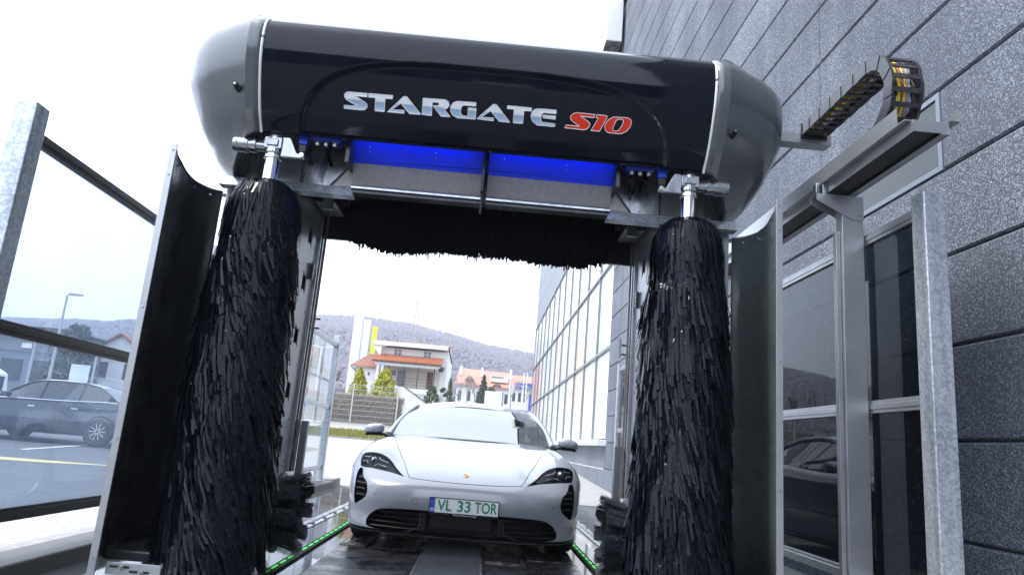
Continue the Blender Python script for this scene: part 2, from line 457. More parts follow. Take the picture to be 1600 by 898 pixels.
        return o

def root_loc(o):
    v = Vector((0, 0, 0))
    while o is not None:
        v = v + o.location
        o = o.parent
    return v

def thing(name, label, cat, loc, group=None):
    e = bpy.data.objects.new(name, None)
    e.empty_display_size = 0.2
    COL.objects.link(e)
    e.location = loc
    e['label'] = label; e['category'] = cat
    if group: e['group'] = group
    return e

def tag(o, label, cat, group=None):
    o['label'] = label; o['category'] = cat
    if group: o['group'] = group
    return o

def copy_tree(o, parent=None):
    c = o.copy(); COL.objects.link(c)
    if parent: c.parent = parent
    for ch in list(o.children): copy_tree(ch, c)
    return c

def bx(name, m, parent, x0, x1, y0, y1, z0, z1, bevel=0):
    return MB().box(x0, x1, y0, y1, z0, z1).build(name, m, parent, bevel=bevel)

def text_mesh(name, body, size, m, parent, origin, xdir, updir, extrude=0.001, width=None, bold=0.0):
    """flat letters from the built-in font, turned into a mesh"""
    cu = bpy.data.curves.new(name, 'FONT')
    cu.body = body; cu.size = size; cu.extrude = extrude; cu.align_x = 'CENTER'; cu.align_y = 'CENTER'; cu.offset = bold
    cu.resolution_u = 4
    ob = bpy.data.objects.new(name, cu)
    COL.objects.link(ob)
    dg = bpy.context.evaluated_depsgraph_get()
    me = bpy.data.meshes.new_from_object(ob.evaluated_get(dg))
    bpy.data.objects.remove(ob)
    xs = [v.co.x for v in me.vertices]; w0 = max(xs) - min(xs)
    sx = (width / w0) if width else 1.0
    X = Vector(xdir).normalized(); U = Vector(updir).normalized(); Nn = X.cross(U)
    o0 = Vector(origin) - root_loc(parent)
    for v in me.vertices:
        c = v.co.copy()
        v.co = o0 + X*c.x*sx + U*c.y + Nn*c.z
    me.materials.clear(); me.materials.append(MATS[m])
    me.name = name
    o = bpy.data.objects.new(name, me); COL.objects.link(o)
    if parent: o.parent = parent
    return o

def lerp_tab(tab, t):
    if t <= tab[0][0]: return tab[0][1]
    for (a, b), (c, d) in zip(tab, tab[1:]):
        if a <= t <= c: return b + (d-b)*(t-a)/(c-a)
    return tab[-1][1]

# ================================================================== THE SETTING
def terrain(y):
    return lerp_tab([(-1000, 0), (14, 0), (18, .13), (33, .66), (35, 1.06), (45, 2.0), (60, 3.4), (80, 4.9), (120, 6.8), (200, 9.0), (300, 12), (900, 30)], y)

def brick_mat(name, c1, c2, mortar, scale):
    m, N, L, P = nt(name)
    geo = N.new('ShaderNodeNewGeometry')
    b = N.new('ShaderNodeTexBrick'); b.inputs['Scale'].default_value = scale
    b.inputs['Color1'].default_value = (*c1, 1); b.inputs['Color2'].default_value = (*c2, 1); b.inputs['Mortar'].default_value = (*mortar, 1)
    b.inputs['Mortar Size'].default_value = 0.012
    L.new(geo.outputs['Position'], b.inputs['Vector']); L.new(b.outputs['Color'], P.inputs['Base Color'])
    bp = N.new('ShaderNodeBump'); bp.inputs['Strength'].default_value = 0.4; bp.inputs['Distance'].default_value = 0.004
    bp.invert = True
    L.new(b.outputs['Fac'], bp.inputs['Height']); L.new(bp.outputs[0], P.inputs['Normal'])
    P.inputs['Roughness'].default_value = 0.75
    MATS[name] = m
brick_mat('pavers', (0.40, 0.39, 0.37), (0.34, 0.33, 0.32), (0.20, 0.19, 0.18), 2.4)

def struct(o):
    o['kind'] = 'structure'
    return o

xs = [-1000, -700, -300, -150, -80, -40, -20, -10, -5, 0, 5, 12, 30, 80, 200, 600, 1000]
ys = [-400, -300, -100, -40, -15, -5, 0, 5, 10, 14, 16, 18, 22, 27, 30, 32.9, 33, 34, 35, 40, 45, 52, 60, 70, 80, 100, 120, 160, 200, 300, 600, 1100]
struct(MB().grid([[(x, y, terrain(y)) for x in xs] for y in ys]).build('ground', 'asphalt', smooth=40))
# bay floor: wet concrete between the two glass screens
struct(MB().box(-2.42, 2.20, 1.2, 12.6, -0.05, 0.004).build('bay_floor', 'wet_floor'))
struct(MB().grid([[(x, y, terrain(y)+.006) for x in (-30 if y > 24 else -5.0, -4, 0, 3.0)] for y in (13.02, 14, 16, 18, 22, 24, 27, 30, 32.8)]).build('concrete_apron', 'paving'))
struct(MB().box(-4.1, -2.68, 1.0, 13.0, -0.05, 0.004).build('pavement', 'pavers'))
for nm, x0, x1 in (('kerb_left', -2.68, -2.42), ('kerb_right', 2.20, 2.50)):
    k = MB().box(x0, x1, 1.2, 12.7, -0.05, 0.10).build(nm, 'kerb_wet' if x0 < 0 else 'kerb_concrete', bevel=0.012)
    struct(k)
struct(MB().box(-3.05, -2.68, 3.0, 12.7, -0.05, 0.02).build('gutter_strip', 'kerb_concrete', bevel=0.006))
struct(MB().box(-3.3, -2.42, 12.7, 13.3, -0.05, 0.13).build('end_kerb', 'kerb_concrete', bevel=0.02))
# dark matting on the wheel track
for x0, x1 in ((-1.08, -.395), (.105, .88)):
    struct(MB().box(x0, x1, 1.6, 8.2, -.02, .008).build('track_mat', 'floor_mat'))
# wall-side strip
struct(MB().box(2.50, 3.0, 1.2, 17.0, -0.05, 0.02).build('wall_strip', 'kerb_concrete'))
# yellow parking hatch and white bay lines far left
hat = MB()
hat.add([(-11.6, 12.3, .006), (-7.4, 12.9, .006), (-6.3, 13.5, .006), (-11.9, 13.5, .006)], [(0, 1, 2, 3)])
struct(hat.build('parking_hatch', 'road_yellow'))
for k in range(3):
    x = -15.4 + 3.0*k
    struct(MB().add([(x, 15.4, terrain(15.4)+.008), (x+.12, 15.4, terrain(15.4)+.008), (x+.12, 18, terrain(18)+.008), (x, 18, terrain(18)+.008)], [(0, 1, 2, 3)]).build('bay_line', 'road_white'))
# kerb and grass verge in front of the garden wall
struct(MB().hexa([(-40, 32.85, .5), (-2.5, 32.85, .5), (-2.5, 33.05, .5), (-40, 33.05, .5), (-40, 32.85, .74), (-2.5, 32.85, .74), (-2.5, 33.05, .74), (-40, 33.05, .74)]).build('verge_kerb', 'kerb_concrete'))
g = MB()
random.seed(5)
for k in range(9000):
    x = random.uniform(-16, -3.4); y = random.uniform(33.05, 34.9); z = .70 + (y-33.05)/1.85*.34
    h = random.uniform(.05, .13); a = random.uniform(0, 6.28); w = .03
    dx, dy = math.cos(a)*w, math.sin(a)*w
    lx, ly = random.uniform(-.04, .04), random.uniform(-.04, .04)
    g.add([(x-dx, y-dy, z), (x+dx, y+dy, z), (x+lx, y+ly, z+h)], [(0, 1, 2)])
g.add([(-40, 33.05, .70), (-2.5, 33.05, .70), (-2.5, 34.95, 1.05), (-40, 34.95, 1.05)], [(0, 1, 2, 3)])
gr = g.build('verge_grass', 'grass', recalc=False); gr['kind'] = 'stuff'
tag(gr, 'strip of yellowish short grass along the kerb below the fence', 'grass')

# ---------------------------------------------------------------- wooded hill behind
RIDGE = [(-900, 52), (-455, 62), (-374, 70), (-344, 73), (-318, 72), (-249, 82), (-149, 92.5), (-111, 95.5), (-68, 93), (-34, 87), (-1, 79), (38, 74), (131, 61), (300, 45), (900, 30)]
def hill_z(x, y):
    rz = lerp_tab(RIDGE, x*600/max(y, 300) if y < 600 else x)
    t = min(max((y-190)/(600-190), 0), 1)
    s = t*t*(3-2*t)
    base = terrain(190); rz -= 4.0
    bumps = 4.0*math.sin(x*.021+y*.013)*math.sin(y*.027-x*.008)*t*(1-t)*4
    if y > 600: return base + (rz-base)*max(0.3, 1-(y-600)/700)
    return base + (rz-base)*(0.25*t+0.75*s) + bumps
hx = [-900+30*i for i in range(61)]; hy = [190+20*i for i in range(21)] + [640, 700, 800, 1000]
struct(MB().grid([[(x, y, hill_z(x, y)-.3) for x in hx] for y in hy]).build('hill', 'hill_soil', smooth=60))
f = MB(); random.seed(11)
for k in range(30000):
    y = 230 + 380*random.random()**0.8; x = random.uniform(-.95, .32)*y
    z = hill_z(x, y); h = random.uniform(2.5, 5.0); r = random.uniform(.7, 1.9)
    a0 = random.uniform(0, 6.28)
    ring = [(x+r*math.cos(a0+j*1.2566)*random.uniform(.7, 1.2), y+r*math.sin(a0+j*1.2566), z+h*random.uniform(.45, .75)) for j in range(5)]
    f.add([(x, y, z-.5)] + ring + [(x+random.uniform(-.6, .6), y, z+h)], [(0, 1+j, 1+(j+1) % 5) for j in range(5)] + [(6, 1+j, 1+(j+1) % 5) for j in range(5)])
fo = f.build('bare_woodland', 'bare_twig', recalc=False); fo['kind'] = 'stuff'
tag(fo, 'leafless winter woodland covering the long hill behind the houses', 'woodland')

# ================================================================== BUILDING ON THE RIGHT
WX = 3.0
bld = thing('commercial_building', 'tall grey pebble concrete building with a glazed front beside the wash bay', 'building', (WX, 10, 0))
bx('wall_core', 'panel_joint', bld, WX+.035, WX+.5, -6, 17.35, -.05, 13.4)
zc = [0.57+0.605*k for k in range(-1, 22)]
ycut = [-5.8, 0.2, 6.2, 12.2, 17.35]
def panel(y0, y1, z0, z1):
    b = MB(); g = .006; c = .014
    y0 += g*.6; y1 -= g*.6; z0 += g; z1 -= g
    b.add([(WX+.036, y0, z0), (WX+.036, y1, z0), (WX+.036, y1, z1), (WX+.036, y0, z1),
           (WX+c, y0, z0), (WX+c, y1, z0), (WX+c, y1, z1), (WX+c, y0, z1),
           (WX, y0+c, z0+c), (WX, y1-c, z0+c), (WX, y1-c, z1-c), (WX, y0+c, z1-c)],
          [(0,1,5,4),(1,2,6,5),(2,3,7,6),(3,0,4,7),(4,5,9,8),(5,6,10,9),(6,7,11,10),(7,4,8,11),(8,9,10,11)])
    return b.build('panel', 'panel_concrete', bld)
WIN = [(4.45, 5.75, 2.99, 3.595), (15.75, 16.15, 2.99, 3.595), (13.4, 14.4, 5.41, 6.015)]
for z0, z1 in zip(zc, zc[1:]):
    if z1 > 13.3: z1 = 13.3
    if z0 >= 13.2: break
    for a, b in zip(ycut, ycut[1:]):
        cuts = [(w[0], w[1]) for w in WIN if abs(w[2]-z0) < .02 and a < w[0] < b]
        p = a
        for c0, c1 in cuts:
            panel(p, c0, max(z0, 0), z1); p = c1
        panel(p, b, max(z0, 0), z1)
for (a, b, z0, z1) in WIN:
    w = MB()
    for (y0, y1, q0, q1) in ((a, b, z0, z0+.05), (a, b, z1-.05, z1), (a, a+.05, z0+.05, z1-.05), (b-.05, b, z0+.05, z1-.05)):
        w.box(WX+.002, WX+.034, y0+.004, y1-.004, q0+.012 if q0 == z0 else q0, q1-.012 if q1 == z1 else q1)
    wf = w.build('window', 'wall_grey', bld)
    MB().box(WX+.015, WX+.030, a+.056, b-.056, z0+.056, z1-.056).build('pane', 'window_dark', wf)
bx('parapet_cap', 'dark_frame', bld, WX-.04, WX+.55, -6, 46.2, 13.41, 13.54)
# glazed front further along
bx('plinth', 'panel_concrete', bld, WX+.0, WX+.45, 17.36, 46, -.05, 1.10)
bx('plinth_joint', 'white_metal', bld, WX-.008, WX+.0, 17.37, 45.9, .55, .565)
bx('sill', 'white_metal', bld, WX-.22, WX+.40, 17.2, 46, 1.10, 1.24, .01)
bx('core_far', 'panel_joint', bld, WX+.25, WX+.5, 17.36, 46, 1.24, 13.4)
ym = [17.42+2.383*k for k in range(13)]
zr = [1.24, 3.55, 5.85, 8.46]
random.seed(3)
pm = {}
for j in range(12):
    for i in range(3):
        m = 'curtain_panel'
        if j in (2,) and i < 2: m = 'poster_orange'
        if j in (5,) and i == 1: m = 'poster_orange'
        if j in (9, 10, 11) and i < 2: m = 'poster_red'
        if j in (0, 7) and i == 1: m = 'poster_green'
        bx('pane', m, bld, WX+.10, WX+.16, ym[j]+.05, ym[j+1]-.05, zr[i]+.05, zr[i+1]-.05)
for y in ym: bx('mullion', 'mullion', bld, WX+.04, WX+.24, y-.03, y+.03, 1.241, 8.455)
for z in zr[1:]: bx('transom', 'mullion', bld, WX+.035, WX+.239, 17.43, 46, z-.035, z+.035)
for j in range(7):
    y0 = 17.36+4.1*j
    for i in range(4):
        z0 = 8.53+1.215*i
        bx('cladding_panel', 'cladding', bld, WX+.05, WX+.24, y0+.012, min(y0+4.1, 46)-.012, z0+.012, z0+1.203)
sb = thing('light_box_sign', 'white light box fixed high on the concrete wall near the roof edge', 'sign', (WX-.2, 19.5, 12.1))
bx('box', 'white_metal', sb, WX-.48, WX-.03, 17.7, 22.5, 12.1, 13.38, .02)
bx('underside_panel', 'steel_plate', sb, WX-.46, WX-.05, 17.72, 22.48, 12.085, 12.099)
for y in (18.4, 20.1, 21.8): bx('bracket', 'dark_metal', sb, WX-.03, WX+.0, y-.08, y+.08, 12.3, 13.2)

# ================================================================== GLASS SCREENS OF THE BAY
def glass_screen(nm, label, X, ys_, ztop, glass_m, rail_m, s, posts):
    t = thing(nm, label, 'glass screen', (X, ys_[0], 0.1))
    for y in posts:
        x0, x1 = sorted((X+.05*s, X-.07*s))
        p = MB().box(x0, x1, y-.06, y+.06, .10, ztop).build('post', 'galvanised', t, bevel=.006)
        MB().box(x0-.03, x1+.03, y-.09, y+.09, .10, .112).build('foot_plate', 'galvanised', p)
    for a, b in zip(ys_, ys_[1:]):
        a += .062; b -= .062
        for z0, z1 in ((.285, .36), (1.285, 1.36), (2.34, 2.41)):
            x0, x1 = sorted((X-.022, X+.022))
            r = MB().box(x0, x1, a, b, z0, z1).box(X-.028, X+.028, a, b, z0+.022, z1-.022).build('rail', rail_m, t, bevel=.002)
        for z0, z1 in ((.361, 1.284), (1.361, 2.339)):
            MB().box(X-.004, X+.004, a+.002, b-.002, z0, z1).build('pane', glass_m, t)
        for y in (a+.35, b-.35):
            MB().box(X-.015, X+.015, y-.03, y+.03, .101, .284).build('rail_foot', rail_m, t)
    return t
PY = [3.74, 6.63, 9.5, 12.4]
glass_screen('wash_bay_screen', 'hazy glass screen with dark rails and galvanised posts beside the car park', -2.61, PY[:3], 2.54, 'screen_glass', 'dark_frame', 1, PY[:2])
glass_screen('wash_bay_screen', 'far end section of glass screen standing by the kerb end opposite the building', -2.61, PY[2:], 2.54, 'far_glass', 'galvanised', 1, PY[2:])
glass_screen('wash_bay_screen', 'dark reflecting glass screen with silver rails set before the pebble wall', 2.36, [3.66, 6.6, 9.5, 12.4], 2.47, 'right_glass', 'aluminium', -1, [3.66, 6.6, 9.5, 12.4])

# ================================================================== CABLE TRAY, ITS COLUMN AND THE ENERGY CHAIN
ct = thing('cable_tray', 'long aluminium cable tray on a column along the concrete wall', 'cable tray', (2.22, 4.3, 0.02))
def tray_prof(y0, y1):
    b = MB()
    b.box(2.095, 2.101, y0, y1, 2.672, 2.735)           # inner side
    b.box(2.060, 2.1005, y0+.02, y1, 2.735, 2.741)      # ledge
    b.box(2.060, 2.066, y0+.09, y1, 2.741, 2.835)       # raised lip
    b.box(2.279, 2.285, y0, y1, 2.672, 2.735)
    b.box(2.2795, 2.335, y0-.02, y1, 2.735, 2.741)
    b.box(2.329, 2.335, y0-.02, y1, 2.741, 2.80)
    return b
tray_prof(3.32, 9.6).build('channel', 'aluminium', ct)
bx('channel_shade', 'dark_frame', ct, 2.1015, 2.2785, 3.33, 9.6, 2.680, 2.684)  # dark sheet standing in for the shaded gap between the two rails
bx('flange', 'aluminium', ct, 2.24, 2.285, 3.32, 9.6, 2.664, 2.6715)
bx('end_plate', 'aluminium', ct, 2.1015, 2.2785, 3.322, 3.328, 2.6725, 2.735)
for y in (4.28, 7.6):
    col = MB().box(2.185, 2.325, y-.03, y+.05, .02, 2.60).box(2.155, 2.184, y-.005, y+.035, .02, 2.42).build('column', 'aluminium', ct, bevel=.004)
    MB().box(2.10, 2.36, y-.1, y+.12, .02, .032).build('foot_plate', 'galvanised', col)
    br = MB()
    br.prism([(2.02, 2.655), (2.325, 2.655), (2.325, 2.50), (2.25, 2.50), (2.02, 2.615)], 'y', y-.036, y-.031)
    br.prism([(2.02, 2.655), (2.325, 2.655), (2.325, 2.50), (2.25, 2.50), (2.02, 2.615)], 'y', y+.052, y+.057)
    br.box(2.02, 2.325, y-.0305, y+.0515, 2.655, 2.662)
    bk = br.build('bracket', 'aluminium', ct)
    for x in (2.03, 2.075):
        MB().box(x-.012, x+.012, y-.03, y+.01, 2.6625, 2.73).build('hook', 'stainless', bk, bevel=.004)
    for z in (2.53, 2.63): MB().lathe([(.0, 0), (.008, 0), (.008, .006), (0, .006)], (2.29, y-.042, z), 'y', 8).build('bolt', 'stainless', bk)

ec = thing('cable_chain', 'black plastic energy chain looping over the tray with yellow cables inside', 'cable chain', (2.17, 3.9, 2.68))
CYc, CZc, RC = 3.735, 3.035, .227
path = []
n1 = 12
for k in range(13): path.append((4.62-(4.62-CYc)*k/12.0, CZc+RC))
for k in range(1, 11): 
    a = math.pi/2 + math.pi*k/10
    path.append((CYc+RC*math.cos(a), CZc+RC*math.sin(a)))
L0 = path[-1]
for k in range(1, 33): path.append((L0[0]+.075*k, L0[1]))
def chain_pt(k):
    k = max(0, min(k, len(path)-1.001)); i = int(k); t = k-i
    return (path[i][0]+(path[i+1][0]-path[i][0])*t, path[i][1]+(path[i+1][1]-path[i][1])*t)
for i in range(len(path)-1):
    a, b = path[i], path[i+1]
    d = Vector((0, b[0]-a[0], b[1]-a[1])); ln = d.length; d.normalize()
    nrm = Vector((0, -d.z, d.y))            # inward/outward in the loop plane
    lk = MB()
    for x0, x1, ex in ((2.082, 2.096, 0), (2.244, 2.258, 0)):
        hgt = .041; e = .008
        P0 = Vector((0, a[0], a[1])) - d*e; P1 = Vector((0, b[0], b[1])) + d*e*.2
        off = .004 if i % 2 else 0
        xx0, xx1 = (x0-off, x1-off) if x0 < 2.2 else (x0+off, x1+off)
        lk.hexa([P0-nrm*hgt+Vector((xx0,0,0)), P0-nrm*hgt+Vector((xx1,0,0)), P1-nrm*hgt+Vector((xx1,0,0)), P1-nrm*hgt+Vector((xx0,0,0)),
                 P0+nrm*hgt+Vector((xx0,0,0)), P0+nrm*hgt+Vector((xx1,0,0)), P1+nrm*hgt+Vector((xx1,0,0)), P1+nrm*hgt+Vector((xx0,0,0))])
    mid = Vector((0, (a[0]+b[0])/2, (a[1]+b[1])/2))
    for s in (-1, 1):
        c = mid + nrm*s*.034
        lk.hexa([c-d*.014-nrm*.004+Vector((2.0965,0,0)), c-d*.014-nrm*.004+Vector((2.2435,0,0)), c+d*.014-nrm*.004+Vector((2.2435,0,0)), c+d*.014-nrm*.004+Vector((2.0965,0,0)),
                 c-d*.014+nrm*.004+Vector((2.0965,0,0)), c-d*.014+nrm*.004+Vector((2.2435,0,0)), c+d*.014+nrm*.004+Vector((2.2435,0,0)), c+d*.014+nrm*.004+Vector((2.0965,0,0))])
    lk.build('link', 'chain_plastic', ec)
for x, r, m, ph in ((2.115, .014, 'cable_black', 0), (2.140, .009, 'cable_yellow', 1), (2.158, .007, 'cable_red', 2.2), (2.172, .008, 'cable_yellow', 3.1), (2.187, .007, 'cable_grey', 4), (2.203, .009, 'cable_grey', 5), (2.226, .015, 'cable_black', .5)):
    pts = []
    for k in range(2, 34*2):
        y, z = chain_pt(k/2)
        pts.append((x+.004*math.sin(k*.35+ph), y, z+.006*math.sin(k*.27+ph*2)))
    MB().tube(pts, r, 6).build('cable', m, ec, smooth=60)

# ================================================================== CAR WASH GANTRY
XC = -0.13
gy = thing('car_wash_gantry', 'rollover car wash machine with dark glossy fairing, grey end caps and hanging brushes', 'car wash', (XC, 4.9, 0.02))
PROF = [(2.70, 4.225), (2.72, 4.205), (2.80, 4.13), (2.93, 4.06), (3.07, 4.00), (3.18, 3.975), (3.27, 3.975), (3.34, 3.99), (3.385, 4.025), (3.41, 4.09)]
def yprof(z):
    # smooth the table a little
    return sum(lerp_tab(PROF, z+d) for d in (-.03, -.015, 0, .015, .03))/5
def recess(x, z):
    q = abs((x-XC)/1.17)**3.2 + abs(max(z-2.62, 0)/.545)**3.2
    t = min(max((1.0-q)/.105, 0), 1)
    return .030*t*t*(3-2*t)
NX, NZ = 220, 120
rows = []
for i in range(NZ+1):
    z = 2.722 + (3.41-2.722)*i/NZ
    row = []
    for k in range(NX+1):
        x = XC-1.398 + 2.796*k/NX
        row.append((x, yprof(z)+recess(x, z), z))
    rows.append(row)
for z, y in ((3.425, 4.28), (3.435, 4.6), (3.44, 5.3), (3.40, 5.42), (3.2, 5.46), (2.80, 5.46)):
    rows.append([(XC-1.398+2.796*k/NX, y, z) for k in range(NX+1)])
fair = MB().grid(rows).build('front_fairing', 'fairing_paint', gy, smooth=50)
low = MB()
lr = [[(XC-1.398+2.796*k/40, yprof(2.722), 2.722) for k in range(41)], [(XC-1.398+2.796*k/40, yprof(2.722)+.03, 2.719) for k in range(41)], [(XC-1.398+2.796*k/40, yprof(2.722)+.035, 2.80) for k in range(41)]]
low.grid(lr).build('lower_lip', 'fairing_paint', fair, smooth=30)

LETTERS = {
 'S':[(-0.996, 2.963), (-0.878, 2.964), (-0.879, 2.945), (-0.956, 2.946), (-0.892, 2.916), (-0.877, 2.906), (-0.876, 2.891), (-0.889, 2.877), (-0.906, 2.873), (-1.018, 2.873), (-1.018, 2.889), (-0.933, 2.89), (-1.005, 2.92), (-1.017, 2.933), (-1.018, 2.947), (-1.009, 2.958)],
 'T':[(-0.871, 2.964), (-0.721, 2.966), (-0.722, 2.948), (-0.767, 2.947), (-0.768, 2.875), (-0.827, 2.875), (-0.827, 2.946), (-0.87, 2.945)],
 'A':[(-0.654, 2.966), (-0.634, 2.967), (-0.542, 2.879), (-0.613, 2.877), (-0.67, 2.929), (-0.718, 2.894), (-0.717, 2.889), (-0.645, 2.892), (-0.646, 2.876), (-0.748, 2.876)],
 'R':[(-0.534, 2.967), (-0.397, 2.97), (-0.376, 2.961), (-0.37, 2.944), (-0.378, 2.928), (-0.399, 2.917), (-0.359, 2.881), (-0.416, 2.879), (-0.47, 2.931), (-0.438, 2.934), (-0.43, 2.943), (-0.439, 2.952), (-0.475, 2.952), (-0.475, 2.878), (-0.535, 2.88)],
 'G':[(-0.322, 2.968), (-0.205, 2.97), (-0.205, 2.951), (-0.279, 2.951), (-0.293, 2.943), (-0.297, 2.919), (-0.295, 2.904), (-0.282, 2.892), (-0.25, 2.892), (-0.252, 2.938), (-0.201, 2.938), (-0.202, 2.881), (-0.313, 2.879), (-0.345, 2.891), (-0.36, 2.914), (-0.36, 2.935), (-0.348, 2.956)],
 'A2':[(-0.098, 2.97), (-0.078, 2.97), (0.014, 2.881), (-0.053, 2.882), (-0.112, 2.934), (-0.162, 2.899), (-0.16, 2.894), (-0.088, 2.896), (-0.089, 2.881), (-0.192, 2.884)],
 'T2':[(-0.01, 2.97), (0.141, 2.97), (0.14, 2.953), (0.095, 2.952), (0.095, 2.882), (0.035, 2.881), (0.033, 2.955), (-0.01, 2.954)],
 'E':[(0.18, 2.969), (0.296, 2.971), (0.297, 2.952), (0.217, 2.951), (0.205, 2.939), (0.204, 2.914), (0.212, 2.898), (0.296, 2.896), (0.295, 2.881), (0.185, 2.881), (0.154, 2.898), (0.141, 2.922), (0.145, 2.948), (0.158, 2.962)],
 'Ebar':[(0.214, 2.937), (0.295, 2.938), (0.295, 2.921), (0.217, 2.922)],
 'S2':[(0.42, 2.968), (0.539, 2.967), (0.534, 2.949), (0.45, 2.95), (0.502, 2.925), (0.514, 2.914), (0.51, 2.897), (0.494, 2.882), (0.474, 2.878), (0.359, 2.88), (0.366, 2.896), (0.449, 2.894), (0.402, 2.919), (0.388, 2.932), (0.388, 2.946), (0.4, 2.959)],
 '1':[(0.551, 2.968), (0.614, 2.966), (0.615, 2.957), (0.579, 2.879), (0.524, 2.878), (0.561, 2.947), (0.546, 2.952)],
 '0':[(0.658, 2.964), (0.746, 2.966), (0.764, 2.957), (0.771, 2.941), (0.766, 2.917), (0.749, 2.895), (0.723, 2.879), (0.699, 2.875), (0.632, 2.876), (0.613, 2.887), (0.606, 2.905), (0.611, 2.926), (0.629, 2.949)],
 '0h':[(0.684, 2.954), (0.712, 2.954), (0.72, 2.946), (0.716, 2.925), (0.699, 2.897), (0.687, 2.888), (0.666, 2.888), (0.657, 2.895), (0.662, 2.915), (0.672, 2.942)],
}
def letter(key, pieces, m, hole=None, edge=True):
    b = MB()
    for k in pieces:
        pts = LETTERS[k]
        loops = [pts] + ([LETTERS[hole]] if hole else [])
        flat = [p for lp in loops for p in lp]
        tri = tessellate_polygon([[Vector((x, z, 0)) for x, z in lp] for lp in loops])
        n = len(flat)
        def Y(x, z, d): return (x, yprof(z)+recess(x, z)-d, z)
        b.add([Y(x, z, .007) for x, z in flat] + [Y(x, z, -.002) for x, z in flat], list(tri))
        fs = []; o = 0
        for lp in loops:
            L = len(lp)
            fs += [(o+i, o+(i+1) % L, n+o+(i+1) % L, n+o+i) for i in range(L)]
            o += L
        b.add([Y(x, z, .007) for x, z in flat] + [Y(x, z, -.002) for x, z in flat], fs)
    lt = b.build('letter', m, fair, recalc=False)
    e = MB()
    for k in pieces + ([hole] if hole else []):
        pts = [(x, yprof(z)+recess(x, z)-.0075, z) for x, z in LETTERS[k]]
        for p, q in zip(pts, pts[1:]+pts[:1]): e.beam(p, q, .0034, .0034, (0, 1, 0))
    e.build('letter_outline', 'letter_edge', lt)
    return lt
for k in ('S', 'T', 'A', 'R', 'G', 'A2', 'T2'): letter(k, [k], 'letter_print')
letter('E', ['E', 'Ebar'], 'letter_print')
letter('S2', ['S2'], 'letter_red'); letter('1', ['1'], 'letter_red'); letter('0', ['0'], 'letter_red', hole='0h')

# ---- grey end caps
DC = [(0, 0), (.045, 0), (.085, .0), (.15, .034), (.25, .092), (.36, .155), (.46, .235), (.545, .335), (.60, .46), (.63, .62), (.635, .9), (.62, 1.35)]
ZT = [3.405, 3.425, 3.445, 3.45, 3.445, 3.43, 3.415, 3.40, 3.39, 3.38, 3.38, 3.38]
ZB = [2.71, 2.70, 2.68, 2.64, 2.57, 2.515, 2.475, 2.445, 2.43, 2.43, 2.46, 2.5]
GS = [(2.40, .33), (2.44, .37), (2.55, .53), (2.66, .70), (2.84, .87), (3.05, 1.0), (3.25, 1.0), (3.33, .985), (3.38, .96), (3.42, .92), (3.45, .86)]
for s in (-1, 1):
    rows = []
    for i in range(41):
        t = i/40
        row = []
        for (d, dy), zb, zt in zip(DC, ZB, ZT):
            z = zt + (zb-zt)*t
            gsc = lerp_tab(GS, z)
            if d < .09: dd = d
            else: dd = .085 + (d-.085)*gsc
            yy = yprof(max(z, 2.62)) if z > 2.70 else yprof(2.70) + (2.70-z)*.25
            row.append((XC+s*(1.404+dd), yy - .004 + dy + (1-gsc)*.10*(d/.5), z))
        rows.append(row)
    top = [[(XC+s*(1.404+d*.55), 4.6+dy*.6, 3.44) for d, dy in DC]]
    cap = MB().grid(top+rows).build('end_cap', 'cap_paint', gy, smooth=19, solid=.008)
    # white trim between fairing and cap
    tr = MB()
    zz = [2.705+.0176*i for i in range(40)]
    tr.tube([(XC+s*1.4005, yprof(z)-.006, z) for z in zz], .0085, 6)
    tr.build('trim_strip', 'white_trim', gy, smooth=60)
    # small black spray nozzle on the cap
    zk = 2.925
    xk = XC+s*(1.404+.135)
    yk = yprof(zk)+.0
    nz = MB().lathe([(0, -.055), (.013, -.055), (.017, -.045), (.017, -.02), (.022, -.018), (.022, .03)], (xk, yk+.01, zk), 'y', 14).build('nozzle', 'black_plastic', cap, smooth=40)
    MB().lathe([(0, -.058), (.006, -.058), (.006, -.055)], (xk, yk+.01, zk), 'y', 8).build('nozzle_tip', 'chrome', nz)

# ---- roof frame behind the fairing
bx('cross_beam', 'dark_metal', gy, XC-1.24, XC+1.24, 4.66, 5.44, 2.78, 3.38)
